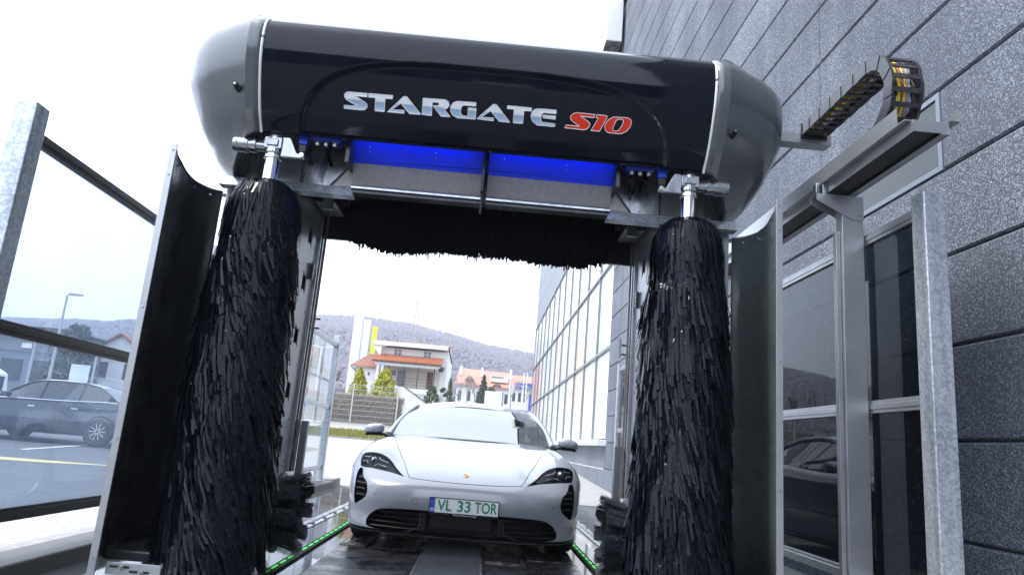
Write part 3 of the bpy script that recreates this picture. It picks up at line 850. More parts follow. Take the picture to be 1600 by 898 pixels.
# ---- blower panels under the fairing: all steel, blue lamp light painted on the upper ones
for s in (-1, 1):
    x0, x1 = sorted((XC+s*.012+.02, XC+s*.86))
    p = MB()
    p.hexa([(x0, 4.45, 2.655), (x1, 4.45, 2.655), (x1, 4.458, 2.655), (x0, 4.458, 2.655), (x0, 4.36, 2.93), (x1, 4.36, 2.93), (x1, 4.368, 2.93), (x0, 4.368, 2.93)])
    bp = p.build('blue_lit_panel', 'blue_lit_panel', gy)
    MB().hexa([(x0, 4.4445, 2.667) if s < 0 else (x0, 4.435, 2.69), (x1, 4.435, 2.69) if s < 0 else (x1, 4.4445, 2.667), (x1, 4.4475, 2.672), (x0, 4.4475, 2.672),
               (x0, 4.444, 2.671) if s < 0 else (x0, 4.4345, 2.694), (x1, 4.4345, 2.694) if s < 0 else (x1, 4.444, 2.671), (x1, 4.447, 2.676), (x0, 4.447, 2.676)]).build('crease', 'blue_lit_panel', bp)
    rv = MB()
    for q in range(4):
        for zz in ((2.90,) if q % 2 else (2.76, 2.73)):
            xx = x0 + (x1-x0)*(.12+.25*q)
            rv.lathe([(.0, -.004), (.005, -.003), (.005, 0)], (xx, 4.45-(zz-2.655)*.327, zz), 'y', 8)
    rv.build('rivets', 'stainless', bp)
    MB().hexa([(x0, 4.50, 2.515), (x1, 4.50, 2.515), (x1, 4.51, 2.515), (x0, 4.51, 2.515), (x0, 4.449, 2.653), (x1, 4.449, 2.653), (x1, 4.459, 2.653), (x0, 4.459, 2.653)]).build('steel_panel', 'beige_steel', gy)
    lp = MB().box(x0, x1, 4.478, 4.56, 2.488, 2.513).box(x0, x1, 4.49, 4.58, 2.462, 2.4875).build('blower_lip', 'dark_metal', gy, bevel=.002)
    MB().box(x0, x1, 4.470, 4.4775, 2.487, 2.500).build('lip_edge', 'stainless', lp)
bx('blower_duct', 'dark_metal', gy, XC-.86, XC+.86, 4.582, 4.66, 2.50, 2.95)
st = MB().box(-.135, -.119, 4.34, 4.52, 2.50, 2.84).box(-.132, -.122, 4.38, 4.42, 2.37, 2.84).build('centre_strut', 'dark_frame', gy)
MB().prism([(-.19, 2.83), (-.065, 2.83), (-.119, 2.775), (-.135, 2.775)], 'y', 4.343, 4.349).build('gusset', 'dark_frame', st)
# blue lamp strip that lights the panels from behind the fairing's lip
MB().box(XC-.84, XC+.84, 4.305, 4.315, 2.845, 2.856).build('lamp_strip', 'blue_lamp', gy)
bx('lamp_rail', 'dark_metal', gy, XC-.85, XC+.85, 4.295, 4.325, 2.857, 2.87)

# ---- side plates with the brush drives
for s in (-1, 1):
    X = lambda d: XC + s*d
    def pb(name, m, d0, d1, y0, y1, z0, z1, par=gy, bev=0):
        a, b = sorted((X(d0), X(d1)))
        return bx(name, m, par, a, b, y0, y1, z0, z1, bev)
    sp = pb('side_plate', 'stainless', .885, 1.66, 4.56, 4.575, 2.50, 2.95)
    pb('side_plate_blue', 'dark_metal', .86, .884, 4.30, 4.56, 2.60, 2.93)
    lipb = MB()
    for q in ((.84, 1.72),):
        a, b = X(q[0]), X(q[1])
        lipb.hexa([(a, 4.47, 2.435), (b, 4.47, 2.435), (b, 4.565, 2.435), (a, 4.565, 2.435), (X(.86), 4.50, 2.50), (b, 4.50, 2.50), (b, 4.565, 2.50), (X(.86), 4.565, 2.50)])
    lipb.build('plate_lip', 'galvanised', gy)
    gs = MB().prism([(X(.862), 2.503), (X(.99), 2.503), (X(.90), 2.62), (X(.862), 2.64)], 'y', 4.50, 4.506).build('gusset', 'beige_steel', gy)
    MB().beam((X(1.0), 4.497, 2.50), (X(.885), 4.497, 2.65), .012, .012).build('gusset_edge', 'dark_frame', gs)
    rv = MB()
    for q in range(6): rv.lathe([(0, -.005), (.006, -.004), (.006, 0)], (X(.95+.12*q), 4.559, 2.535), 'y', 8)
    rv.build('rivets', 'stainless', sp)
    # gearbox, motor and shaft of the side brush
    BX, BY = XC+s*1.325, 4.27
    gb = MB().lathe([(0, -.06), (.045, -.06), (.05, -.05), (.05, .05), (.045, .06), (0, .06)], (BX, BY, 2.645), 'z', 18).box(BX-.055, BX+.055, BY-.045, BY+.06, 2.615, 2.69).box(BX-.035, BX+.035, BY-.058, BY-.0455, 2.63, 2.675).build('gearbox', 'stainless', gy, smooth=35, bevel=.004)
    MB().lathe([(0, 0), (.034, 0), (.034, s*.06), (.048, s*.062), (.048, s*.085), (.043, s*.087), (.043, s*.11), (.05, s*.112), (.05, s*.175), (.053, s*.177), (.053, s*.19), (.046, s*.195), (.046, s*.205), (0, s*.21)], (BX+s*.05, BY+.01, 2.64), 'x', 18).build('motor', 'stainless', gb, smooth=30)
    MB().lathe([(.0505, s*.125), (.052, s*.125), (.052, s*.138), (.0505, s*.138)], (BX+s*.05, BY+.01, 2.64), 'x', 18).build('motor_band', 'stainless', gb, smooth=30)
    MB().lathe([(0, 2.62), (.05, 2.62), (.05, 2.595), (.04, 2.59), (.04, 2.575), (.055, 2.573), (.055, 2.555), (.045, 2.552), (.043, 2.36), (0, 2.36)], (BX, BY, 0), 'z', 20).build('shaft', 'chrome', gb, smooth=30)
    fb = MB()
    for q in range(6):
        a = q*1.047; fb.lathe([(0, .0), (.007, 0), (.007, .012), (0, .012)], (BX+.047*math.cos(a), BY+.047*math.sin(a), 2.556), 'z', 6)
    fb.build('flange_bolts', 'chrome', gb)
    ar = MB().prism([(BX-s*.055, 2.70), (BX-s*.10, 2.70), (BX-s*.15, 2.60), (BX-s*.20, 2.592), (BX-s*.20, 2.57), (BX-s*.055, 2.57)], 'y', BY-.03, BY+.0).build('swing_arm', 'stainless', gy, bevel=.003)
    MB().lathe([(0, -.012), (.014, -.012), (.014, .034), (0, .034)], (BX-s*.185, BY-.03, 2.59), 'y', 12).build('pivot', 'chrome', ar)
    # blue valve block and hoses
    vx = XC+s*1.145
    pb('valve', 'blue_plastic', 1.125, 1.18, 4.265, 4.31, 2.675, 2.785, bev=.004)
    pb('valve_base', 'black_plastic', 1.13, 1.175, 4.27, 4.305, 2.625, 2.6745, bev=.003)
    mf = pb('manifold', 'blue_plastic', .92, 1.10, 4.265, 4.31, 2.715, 2.775, bev=.006)
    for q in range(3): pb('fitting', 'stainless', .945+.055*q, .965+.055*q, 4.275, 4.30, 2.685, 2.7145, mf)
    hp = [(XC+s*(1.10-.018*k), 4.30+.012*math.sin(k), 2.745-.05*math.sin(math.pi*k/12)+.004*k) for k in range(13)]
    MB().tube(hp, .008, 8).build('hose', 'black_rubber', gy, smooth=60)
    hp = [(XC+s*(1.02+.01*math.sin(k*.5)), 4.36+.015*k, 2.74-.012*k) for k in range(10)]
    MB().tube(hp, .011, 8).build('hose', 'black_rubber', gy, smooth=60)
    hp = [(XC+s*(.90+.012*k), 4.40, 2.80-.07*math.sin(math.pi*k/10)) for k in range(11)]
    MB().tube(hp, .007, 8).build('hose', 'blue_plastic', gy, smooth=60)

# ---- columns
for s in (-1, 1):
    X = lambda d: XC + s*d
    cb = MB()
    a, b = sorted((X(1.27), X(1.70)))
    cb.box(a, b, 4.60, 5.46, .30, 2.78)
    c0 = cb.build('column', 'dark_metal', gy, bevel=.006)
    a, b = sorted((X(1.50), X(1.70)))
    bx('front_plate', 'column_plate', c0, a, b, 4.588, 4.599, .55, 2.50)
    # inner plate with the notched openings
    outer = [(4.56, .60), (5.20, .60), (5.20, 2.70), (4.56, 2.70)]
    holes = []
    for zc_ in (2.27, 1.93, 1.55, 1.17, .81):
        y0, y1, h = 4.93, 5.035, .075
        holes.append([(y0, zc_-h), (y0+.018, zc_-h+.022), (y0+.05, zc_-h+.028), (y1-.018, zc_-h+.012), (y1, zc_-h-.01), (y1, zc_+h-.01), (y1-.025, zc_+h-.028), (y0+.045, zc_+h-.022), (y0+.015, zc_+h), (y0, zc_+h+.012)])
    loops = [outer]+holes
    flat = [p for lp in loops for p in lp]
    tri = tessellate_polygon([[Vector((y, z, 0)) for y, z in lp] for lp in loops])
    n = len(flat); m = MB()
    vs = [(X(1.21), y, z) for y, z in flat] + [(X(1.218), y, z) for y, z in flat]
    fs = list(tri) + [tuple(n+i for i in t) for t in tri]; o = 0
    for lp in loops:
        L = len(lp); fs += [(o+i, o+(i+1) % L, n+o+(i+1) % L, n+o+i) for i in range(L)]; o += L
    m.add(vs, fs)
    ip = m.build('inner_plate', 'column_plate', c0)
    a, b = sorted((X(1.2185), X(1.45)))
    bx('plate_flange', 'column_plate', c0, a, b, 4.552, 4.560, .60, 2.70)
    bl = MB()
    for zz, yy in ((2.62, 4.70), (2.62, 5.1), (2.08, 4.70), (2.08, 5.1), (1.36, 4.7), (1.36, 5.1), (.98, 5.1), (.66, 4.7), (.66, 5.1), (.69, 5.15), (1.74, 5.12)):
        bl.lathe([(0, -s*.004), (.007, -s*.003), (.007, 0)], (X(1.21), yy, zz), 'x', 8)
    bl.build('bolts', 'dark_metal', ip)
    # lift rail of the roof brush
    for d0, d1, y0, y1, mm in ((1.19, 1.215, 5.205, 5.225, 'aluminium'), (1.20, 1.25, 5.226, 5.262, 'dark_frame'), (1.185, 1.215, 5.263, 5.280, 'stainless'), (1.195, 1.26, 5.281, 5.33, 'dark_frame'), (1.18, 1.205, 5.331, 5.345, 'beige_steel'), (1.206, 1.265, 5.346, 5.42, 'dark_frame')):
        a, b = sorted((X(d0), X(d1)))
        bx('lift_rail', mm, c0, a, b, y0, y1, .62, 2.72)
    a, b = sorted((X(1.185), X(1.205)))
    bx('sensor', 'black_plastic', c0, a, b, 5.08, 5.12, 1.98, 2.10)
    for q in range(3): MB().lathe([(0, -s*.003), (.006, -s*.003), (.006, 0)], (X(1.185), 5.10, 2.0+.03*q), 'x', 8).build('sensor_eye', 'white_trim', c0)
    a, b = sorted((X(1.13), X(1.18)))
    bx('guard', 'column_plate', c0, a, b, 5.35, 5.40, .55, .98, .004)
    for zz in (1.66, 1.73): 
        a, b = sorted((X(1.15), X(1.19))); bx('stop_pin', 'dark_frame', c0, a, b, 5.36, 5.375, zz, zz+.012)
    # base beam on rail wheels
    a, b = sorted((X(1.30), X(1.66)))
    bb = bx('base_beam', 'stainless', gy, a, b, 4.30, 5.70, .16, .30, .006)
    for y in (4.5, 5.5): MB().lathe([(0, -.03), (.075, -.03), (.085, -.02), (.085, .02), (.075, .03), (0, .03)], (X(1.48), y, .115), 'x', 18).build('rail_wheel', 'dark_metal', bb, smooth=30)
    a, b = sorted((X(1.22), X(1.30)))
    bx('drive_cover', 'dark_metal', gy, a, b, 4.62, 5.50, .32, .58, .005)

# ---- splash screens
PL = [(-1.885, 3.915), (-1.915, 4.0), (-1.942, 4.126), (-1.972, 4.27), (-1.984, 4.40), (-1.97, 4.49), (-1.925, 4.575), (-1.86, 4.605)]
for s in (-1, 1):
    pts = []
    for i in range(len(PL)-1):
        for k in range(4):
            t = k/4; p = PL[max(i-1, 0)], PL[i], PL[i+1], PL[min(i+2, len(PL)-1)]
            pts.append(tuple(.5*(2*q1+(q2-q0)*t+(2*q0-5*q1+4*q2-q3)*t*t+(3*q1-q0-3*q2+q3)*t**3) for q0, q1, q2, q3 in zip(*p)))
    pts.append(PL[-1])
    def mx(x): return x if s < 0 else 2*XC - x - .005
    rows = [[(mx(x), y, z) for x, y in pts] for z in (.13, .6, 1.2, 1.8, 2.42)]
    sc = MB().grid(rows).build('splash_screen', 'screen_inner' if s < 0 else 'screen_green', gy, smooth=60, solid=.006)
    ex = mx(-1.885)
    a, b = sorted((ex - s*.004, ex + s*.034))
    MB().box(a, b, 3.904, 3.914, .10, 2.46).build('edge_strip', 'aluminium', sc, bevel=.002)
    for z in (2.42, 2.27, .20, .8, 1.5): MB().lathe([(0, -.006), (.006, -.005), (.006, 0)], (ex+s*.014, 3.904, z), 'y', 8).build('bolt', 'stainless', sc)
    rim = MB().tube([(mx(x), y, 2.424) for x, y in pts], .006, 6).build('top_rim', 'aluminium' if s > 0 else 'dark_metal', sc, smooth=60)
    for k in (6, 12, 18, 24): MB().lathe([(0, -.012), (.007, -.012), (.007, .012), (0, .012)], (mx(pts[k][0]), pts[k][1], 2.385), 'y', 8).build('bolt', 'stainless', sc)
    hx0 = mx(-1.86)
    MB().tube([(hx0, 4.60, 2.40), (hx0-s*.06, 4.62, 2.40), (hx0-s*.13, 4.62, 2.42)], .014, 8).build('hinge_arm', 'stainless', sc, smooth=40)
    # lower slotted bracket
    a, b = sorted((mx(-1.86), mx(-1.58)))
    lb = MB().box(a, b, 3.97, 3.976, .115, .175).box(a, b, 3.977, 4.20, .113, .118).build('slotted_bracket', 'aluminium', gy, bevel=.002)
    for q, zz in ((.25, .155), (.62, .135)):
        xx = a+(b-a)*q
        MB().box(xx-.05, xx+.05, 3.967, 3.9695, zz-.006, zz+.006).build('slot', 'dark_frame', lb)
        MB().lathe([(0, -.02), (.010, -.02), (.010, -.008), (.016, -.008), (.016, 0)], (xx+.01, 3.968, zz), 'y', 10).build('bolt', 'stainless', lb)
    a, b = sorted((mx(-1.96), mx(-1.50)))
    bx('lower_guard', 'dark_metal', gy, a, b, 4.10, 4.62, .16, .215, .01)

# ---- vertical side brushes: strips hanging in tiers
RT = [(0.0, .315), (.3, .305), (.6, .29), (1.0, .272), (1.7, .262), (2.0, .245), (2.2, .212), (2.30, .17), (2.36, .10), (2.39, .05)]
def strand_field(cx, cy, seed, lean):
    rnd = random.Random(seed)
    b = MB()
    z = .14
    while z < 2.04:
        zt = z + .22
        n = 92
        for k in range(n):
            a = rnd.uniform(0, 2*math.pi)
            if math.sin(a) > .75: continue          # strips on the far side stay hidden behind the core
            zz = zt + rnd.uniform(-.03, .03)
            ln = rnd.uniform(.24, .40)
            ro = lerp_tab(RT, min(zz, 2.2))
            # clumps of strips swing together
            cl = math.sin(a*3.1 + zz*5.3 + seed)*.5 + math.sin(a*7.3 - zz*11 + seed*2)*.5
            la = lean*(.8 + .7*cl) + rnd.uniform(-.04, .04)
            out = .012*cl + rnd.uniform(-.014, .016)
            pts = []
            w = rnd.uniform(.012, .019)
            zend = max(zz - ln, .03 + rnd.uniform(0, .03))
            fl = 1.0 if zend > .08 else 1.12
            for t in (0, .18, .42, .7, 1.0):
                rr = ro*(.62 + .36*min(1, t*2.2)**.6) + out*t + .012*t*t*(1 + cl*.5)
                if t == 1.0: rr *= fl*rnd.uniform(.985, 1.05)
                aa = a + la*t*t*.9
                pts.append((cx + rr*math.cos(aa), cy + rr*math.sin(aa), zz + (zend-zz)*t))
            tw = rnd.uniform(-.5, .5)
            sx, sy = -math.sin(a+tw), math.cos(a+tw)
            b.ribbon(pts, w, (sx, sy, 0))
        z += .046
    return b
def crown(cx, cy, seed):
    rnd = random.Random(seed); b = MB()
    for k in range(760):
        a = rnd.uniform(0, 2*math.pi)
        top = 2.395 - rnd.uniform(0, .02); ro = .212 + rnd.uniform(-.012, .012)
        ln = rnd.uniform(.14, .42); jt = rnd.uniform(-.25, .25); jr = rnd.uniform(-.014, .014)
        pts = []
        for t in (0, .12, .26, .42, .6, .8, 1.0):
            rr = .045 + (ro-.045)*math.sin(min(1, t*1.75)*math.pi/2)**.75 + .012*t + jr*t
            zz = top - .055*min(1, t*1.75)**2.2*2.0 - max(0, t-.15)*ln*.95
            aa = a + (.10+jt)*t
            pts.append((cx + rr*math.cos(aa), cy + rr*math.sin(aa), zz))
        b.ribbon(pts, rnd.uniform(.007, .013), (-math.sin(a), math.cos(a), rnd.uniform(-.3, .3)))
    return b
for s in (-1, 1):
    BX, BY = XC+s*1.325, 4.27
    core = MB().lathe([(.0, .10), (.21, .10), (.20, .6), (.185, 1.4), (.165, 2.1), (.13, 2.25), (.05, 2.37), (0, 2.38)], (BX, BY, 0), 'z', 24).build('side_brush', 'black_rubber', gy, smooth=60)
    o = strand_field(BX, BY, 21 if s < 0 else 57, .30 if s < 0 else .12).build('bristles', 'bristle', core, recalc=False); o['kind'] = 'stuff'
    o = crown(BX, BY, 5 if s < 0 else 9).build('top_bristles', 'bristle', core, recalc=False); o['kind'] = 'stuff'

# ---- roof brush
rb = MB().lathe([(0, XC-1.03), (.09, XC-1.03), (.09, XC+1.03), (0, XC+1.03)], (0, 5.02, 2.63), 'x', 16).build('roof_brush', 'black_rubber', gy, smooth=40)
rnd = random.Random(4); b = MB()
for k in range(9000):
    x = XC + rnd.uniform(-.93, .93)
    dip = lerp_tab([(-.95, .06), (-.82, .03), (-.68, .0), (-.4, .008), (-.36, .028), (.36, .03), (.42, .01), (.75, .012), (.88, .04), (.95, .08)], x-XC)
    a = rnd.uniform(0, 2*math.pi)
    ln = .412 - dip + rnd.uniform(-.055, .012)
    dx = rnd.uniform(-.03, .03)
    if rnd.random() < .45: a = math.pi*1.5 + rnd.uniform(-.7, .7)
    p = []
    for t in (.2, .6, 1.0):
        yy = math.cos(a)*ln*t*(1-.25*t); zz = math.sin(a)*ln*t - .14*t*t*(1 if math.sin(a) > -.6 else 0)
        p.append((x+dx*t, 5.02+yy, 2.63+max(zz, -ln)))
    b.ribbon(p, .012, (1, 0, 0))
o = b.build('roof_bristles', 'roof_bristle', rb, recalc=False); o['kind'] = 'stuff'
for s in (-1, 1):
    a, c = sorted((XC+s*1.04, XC+s*1.19))
    bx('brush_carriage', 'dark_metal', gy, a, c, 4.86, 5.20, 2.50, 2.76, .01)
    a, c = sorted((XC+s*1.05, XC+s*1.12))
    bx('carriage_bracket', 'stainless', gy, a, c, 4.83, 4.857, 2.44, 2.68, .004)
bx('rear_guard', 'dark_metal', gy, XC-1.20, XC+1.20, 5.40, 5.43, 2.38, 2.80)

# ---- wheel brushes low on the columns
for s in (-1, 1):
    cx, cy, cz = XC+s*1.135, 5.0, .37
    hub = MB().lathe([(0, 0), (.10, 0), (.245, s*.012), (.255, s*.018), (.255, s*.034), (.10, s*.05), (.05, s*.09), (0, s*.09)], (cx, cy, cz), 'x', 28).build('wheel_brush', 'black_plastic', gy, smooth=30)
    for ring, rr, n in ((0, .205, 10), (1, .11, 6)):
        for q in range(n):
            a = 2*math.pi*q/n + ring*.3
            rnd = random.Random(q*7+ring); b = MB()
            flare = .52 if ring == 0 else .1
            for k in range(110):
                aa = a + rnd.uniform(-.22, .22)*(1 if ring == 0 else 1.6); r2 = rr + rnd.uniform(-.04, .04)
                y0, z0 = cy + r2*math.cos(aa), cz + r2*math.sin(aa)
                ln = .135 + rnd.uniform(-.008, .008) - .02*ring
                fl = flare*(.8+.4*rnd.random())
                y1, z1 = y0 + math.cos(a)*ln*fl*.6, z0 + math.sin(a)*ln*fl*.6
                p = [(cx, y0, z0), (cx-s*ln*.6, y0+(y1-y0)*.5, z0+(z1-z0)*.5), (cx-s*ln, y1, z1)]
                b.ribbon(p, .006, (0, -math.sin(aa), math.cos(aa)))
            b.build('tuft', 'wheel_bristle', hub, recalc=False)
    MB().tube([(cx+s*.09, cy, cz), (cx+s*.16, cy, cz)], .035, 12).build('axle', 'stainless', hub)

# ---- arm carrying the moving end of the cable chain
arm = MB().box(1.60, 2.30, 4.60, 4.606, 3.17, 3.245).box(1.60, 2.30, 4.6065, 4.70, 3.17, 3.176).build('chain_arm', 'aluminium', gy, bevel=.002)
MB().box(2.075, 2.265, 4.585, 4.5995, 3.20, 3.31).build('chain_mount', 'dark_metal', arm)

# ================================================================== BAY FLOOR FITTINGS
for s, X in ((-1, -1.27), (1, 1.01)):
    ls = thing('led_guide_strip', 'green dashed light strip in a dark floor channel beside the %s brush' % ('car-park side' if s < 0 else 'wall side'), 'light strip', (X, 6, .004))
    bx('channel', 'black_rubber', ls, X-.035, X+.035, 2.4, 11.4, .005, .022, .004)
    for k in range(43):
        y = 2.5+.205*k
        bx('led', 'led_green', ls, X-.008, X+.008, y, y+.13, .0225, .028)
for s in (-1, 1):
    X = XC+s*1.49
    rl = thing('floor_rail', 'steel running rail bolted to the floor under the %s column' % ('car-park side' if s < 0 else 'wall side'), 'rail', (X, 6, .004))
    MB().prism([(X-.07, .005), (X+.07, .005), (X+.07, .012), (X+.02, .016), (X+.02, .028), (X-.02, .028), (X-.02, .016), (X-.07, .012)], 'y', 2.2, 12.3).build('rail_profile', 'stainless', rl)
    for k in range(18): bx('clip', 'dark_metal', rl, X+.03, X+.06, 2.5+.55*k, 2.56+.55*k, .0165, .026)
dg = thing('drain_grate', 'long ribbed steel drain grate along the middle of the bay floor', 'drain grate', (-.145, 6, .004))
bx('tray', 'car_grille', dg, -.39, .10, 2.0, 11.5, .0045, .007)
for x in (-.39, .085): bx('edge_bar', 'grate_steel', dg, x, x+.015, 2.0, 11.5, .0075, .028)
b = MB()
for k in range(300): b.box(-.372, .082, 2.02+.0315*k, 2.034+.0315*k, .008, .026)
for k in range(11): b.box(-.36+.044*k, -.352+.044*k, 2.0, 11.48, .0075, .020)
o = b.build('bars', 'grate_steel', dg); o['kind'] = 'stuff'
for lab, x0, x1, y0, y1 in (('worn steel floor plate between the drain grate and the car-park side light strip', -.83, -.44, 6.25, 7.1), ('wet steel floor plate between the drain grate and the wall side light strip', .14, .44, 5.9, 7.0),
                            ('dark floor plate under the white car beside its wheel on the car-park side', -1.08, -.87, 6.3, 7.3), ('dark floor plate under the white car beside its wheel on the wall side', .49, .86, 6.2, 7.2)):
    fp = thing('floor_plate', lab, 'floor plate', ((x0+x1)/2, (y0+y1)/2, .004))
    bx('plate', 'steel_plate', fp, x0, x1, y0, y1, .0085, .014, .002)
    bx('inset', 'floor_mat', fp, x0+.08, x1-.05, y0+.15, y1-.25, .0145, .016)
    bx('edge', 'steel_plate', fp, x0-.012, x0-.002, y0, y1, .0085, .017)

# ================================================================== WHITE CAR IN THE BAY
NET=[
 [(0,.05,.145),(.35,.06,.145),(.62,.11,.145),(.80,.20,.145),(.91,.35,.15),(.96,.6,.17)],
 [(0,.0,.175),(.36,.012,.175),(.64,.065,.175),(.84,.165,.178),(.95,.32,.185),(1.0,.6,.20)],
 [(0,.02,.28),(.36,.03,.28),(.64,.08,.285),(.85,.18,.29),(.965,.34,.30),(1.015,.6,.31)],
 [(0,.0,.42),(.36,.012,.42),(.64,.065,.42),(.86,.18,.43),(.975,.35,.43),(1.025,.6,.43)],
 [(0,.02,.52),(.36,.035,.52),(.63,.09,.525),(.85,.2,.53),(.97,.37,.54),(1.03,.62,.55)],
 [(0,.085,.585),(.35,.105,.588),(.6,.17,.60),(.82,.27,.615),(.955,.41,.625),(1.025,.64,.64)],
 [(0,.25,.665),(.35,.27,.67),(.58,.33,.68),(.79,.41,.735),(.92,.5,.74),(1.01,.68,.70)],
 [(0,.5,.75),(.35,.52,.755),(.57,.56,.765),(.76,.62,.83),(.9,.68,.82),(.995,.78,.75)],
 [(0,.9,.855),(.35,.92,.86),(.57,.95,.865),(.75,1.0,.90),(.89,1.02,.875),(.985,1.06,.79)],
 [(0,1.36,.945),(.35,1.38,.945),(.58,1.42,.94),(.78,1.48,.93),(.90,1.5,.885),(.98,1.52,.80)]]
def cr(p0,p1,p2,p3,t):
    return tuple(.5*(2*b+(c-a)*t+(2*a-5*b+4*c-d)*t*t+(3*b-a-3*c+d)*t*t*t) for a,b,c,d in zip(p0,p1,p2,p3))
def crl(P,s,mirror=False):
    n=len(P); i=min(int(s),n-2); t=s-i
    g=lambda k:P[k] if 0<=k<n else ((-P[1][0],P[1][1],P[1][2]) if (k<0 and mirror) else tuple(2*a-b for a,b in zip(P[0],P[1])) if k<0 else tuple(2*a-b for a,b in zip(P[-1],P[-2])))
    return cr(g(i-1),P[i],P[i+1],g(i+2),t)
def surf(u,t):
    """u -1..1 across, t 0..9 from the lip to the cowl"""
    s=abs(u)*5
    row=[crl(r,s,True) for r in NET]
    x,y,z=crl(row,t)
    return (x if u>=0 else -x,y,z)

CX, CY, CZ = -.085, 6.0, .004
car = thing('white_car', 'white sports saloon with a green-lettered number plate driving into the wash bay', 'car', (CX, CY, CZ))
def cw(p): return (CX+p[0], CY+p[1], CZ+p[2])
def sn(u, t):
    e = 1e-3
    a = Vector(surf(min(u+e, 1), t)) - Vector(surf(max(u-e, -1), t)); b = Vector(surf(u, min(t+e, 9))) - Vector(surf(u, max(t-e, 0)))
    return a.cross(b).normalized()
EYE = [(0.745,5.2),(0.812,5.68),(0.831,6.0),(0.794,6.18),(0.694,6.23),(0.587,6.28),(0.512,6.25),(0.463,6.08),(0.419,5.75),(0.369,5.38),(0.319,5.0),(0.369,5.12),(0.431,5.23),(0.494,5.23),(0.575,5.23),(0.656,5.2)]
CURT = [(0.69,5.12),(0.748,5.13),(0.745,4.5),(0.712,3.73),(0.694,2.95),(0.675,2.35),(0.6,2.6),(0.55,2.85),(0.537,3.28),(0.562,4.0),(0.64,4.5)]
HALF = [(0.0,2.50),(0.19,2.54),(0.387,2.46),(0.45,2.32),(0.50,2.02),(0.53,1.65),(0.525,1.22),(0.45,1.06),(0.30,.985),(0.0,.96)]
def mir(P): return [(-u, t) for u, t in P]
def dens(P, n=5):
    o = []
    for (a, b), (c, d) in zip(P, P[1:]+P[:1]):
        for k in range(n): o.append((a+(c-a)*k/n, b+(d-b)*k/n))
    return o
def rounded(P, it=2):
    for _ in range(it):
        o = []
        for (a, b), (c, d) in zip(P, P[1:]+P[:1]):
            o += [(a*.8+c*.2, b*.8+d*.2), (a*.2+c*.8, b*.2+d*.8)]
        P = o
    return P
REG = {'eye': rounded(EYE), 'curt': rounded(CURT)}
MOUTH = rounded(HALF[1:-1] + [(0.0, .96)] + [(-u, t) for u, t in HALF[-2:0:-1]] + [(0.0, 2.50)])
REGS = []
for k, P in REG.items(): REGS += [(k, P, 1), (k, mir(P), -1)]
REGS.append(('mouth', MOUTH, 0))
def inside(P, u, t):
    c = False
    for (a, b), (x, y) in zip(P, P[1:]+P[:1]):
        if (b > t) != (y > t) and u < (x-a)*(t-b)/(y-b)+a: c = not c
    return c
pts = []; edges = []
for i in range(61):
    for k in range(81): pts.append(Vector((-5+10*k/80, 9*i/60)))
for k, P, s in REGS:
    o = len(pts); pts += [Vector((u*5, t)) for u, t in P]
    edges += [(o+i, o+(i+1) % len(P)) for i in range(len(P))]
LIPT = 1.08
o = len(pts); pts += [Vector((-5+10*k/80, LIPT)) for k in range(81)]; edges += [(o+k, o+k+1) for k in range(80)]
V2, E2, F2 = delaunay_2d_cdt(pts, edges, [], 0, 1e-4)[:3]
uv = [(max(-1, min(1, v.x/5)), max(0, min(9, v.y))) for v in V2]
P3 = [surf(u, t) for u, t in uv]
N3 = [sn(u, t) for u, t in uv]
groups = {}
for fc in F2:
    cu = sum(uv[i][0] for i in fc)/3; ctt = sum(uv[i][1] for i in fc)/3
    key = 'body'
    for j, (k, P, s) in enumerate(REGS):
        if inside(P, cu, ctt): key = j; break
    if key == 'body' and ctt < LIPT: key = 'lip'
    groups.setdefault(key, []).append(fc)
def patch(name, m, faces, off=0.0, back=0.0, parent=car):
    used = sorted({i for f in faces for i in f}); mp = {i: k for k, i in enumerate(used)}
    vs = []; ns = []
    for i in used:
        p = Vector(P3[i]) + N3[i]*off + Vector((0, back, 0)); vs.append(tuple(p)); ns.append(tuple(N3[i]))
    me = bpy.data.meshes.new(name)
    me.from_pydata(vs, [], [tuple(mp[i] for i in f) for f in faces])
    fl = [p.index for p in me.polygons if p.normal.dot(Vector(ns[p.vertices[0]])) < 0]
    if fl: me.flip_normals() if len(fl) > len(me.polygons)/2 else None
    for p in me.polygons: p.use_smooth = True
    me.update()
    me.normals_split_custom_set_from_vertices(ns)
    me.materials.append(MATS[m])
    o = bpy.data.objects.new(name, me); COL.objects.link(o); o.parent = parent
    return o
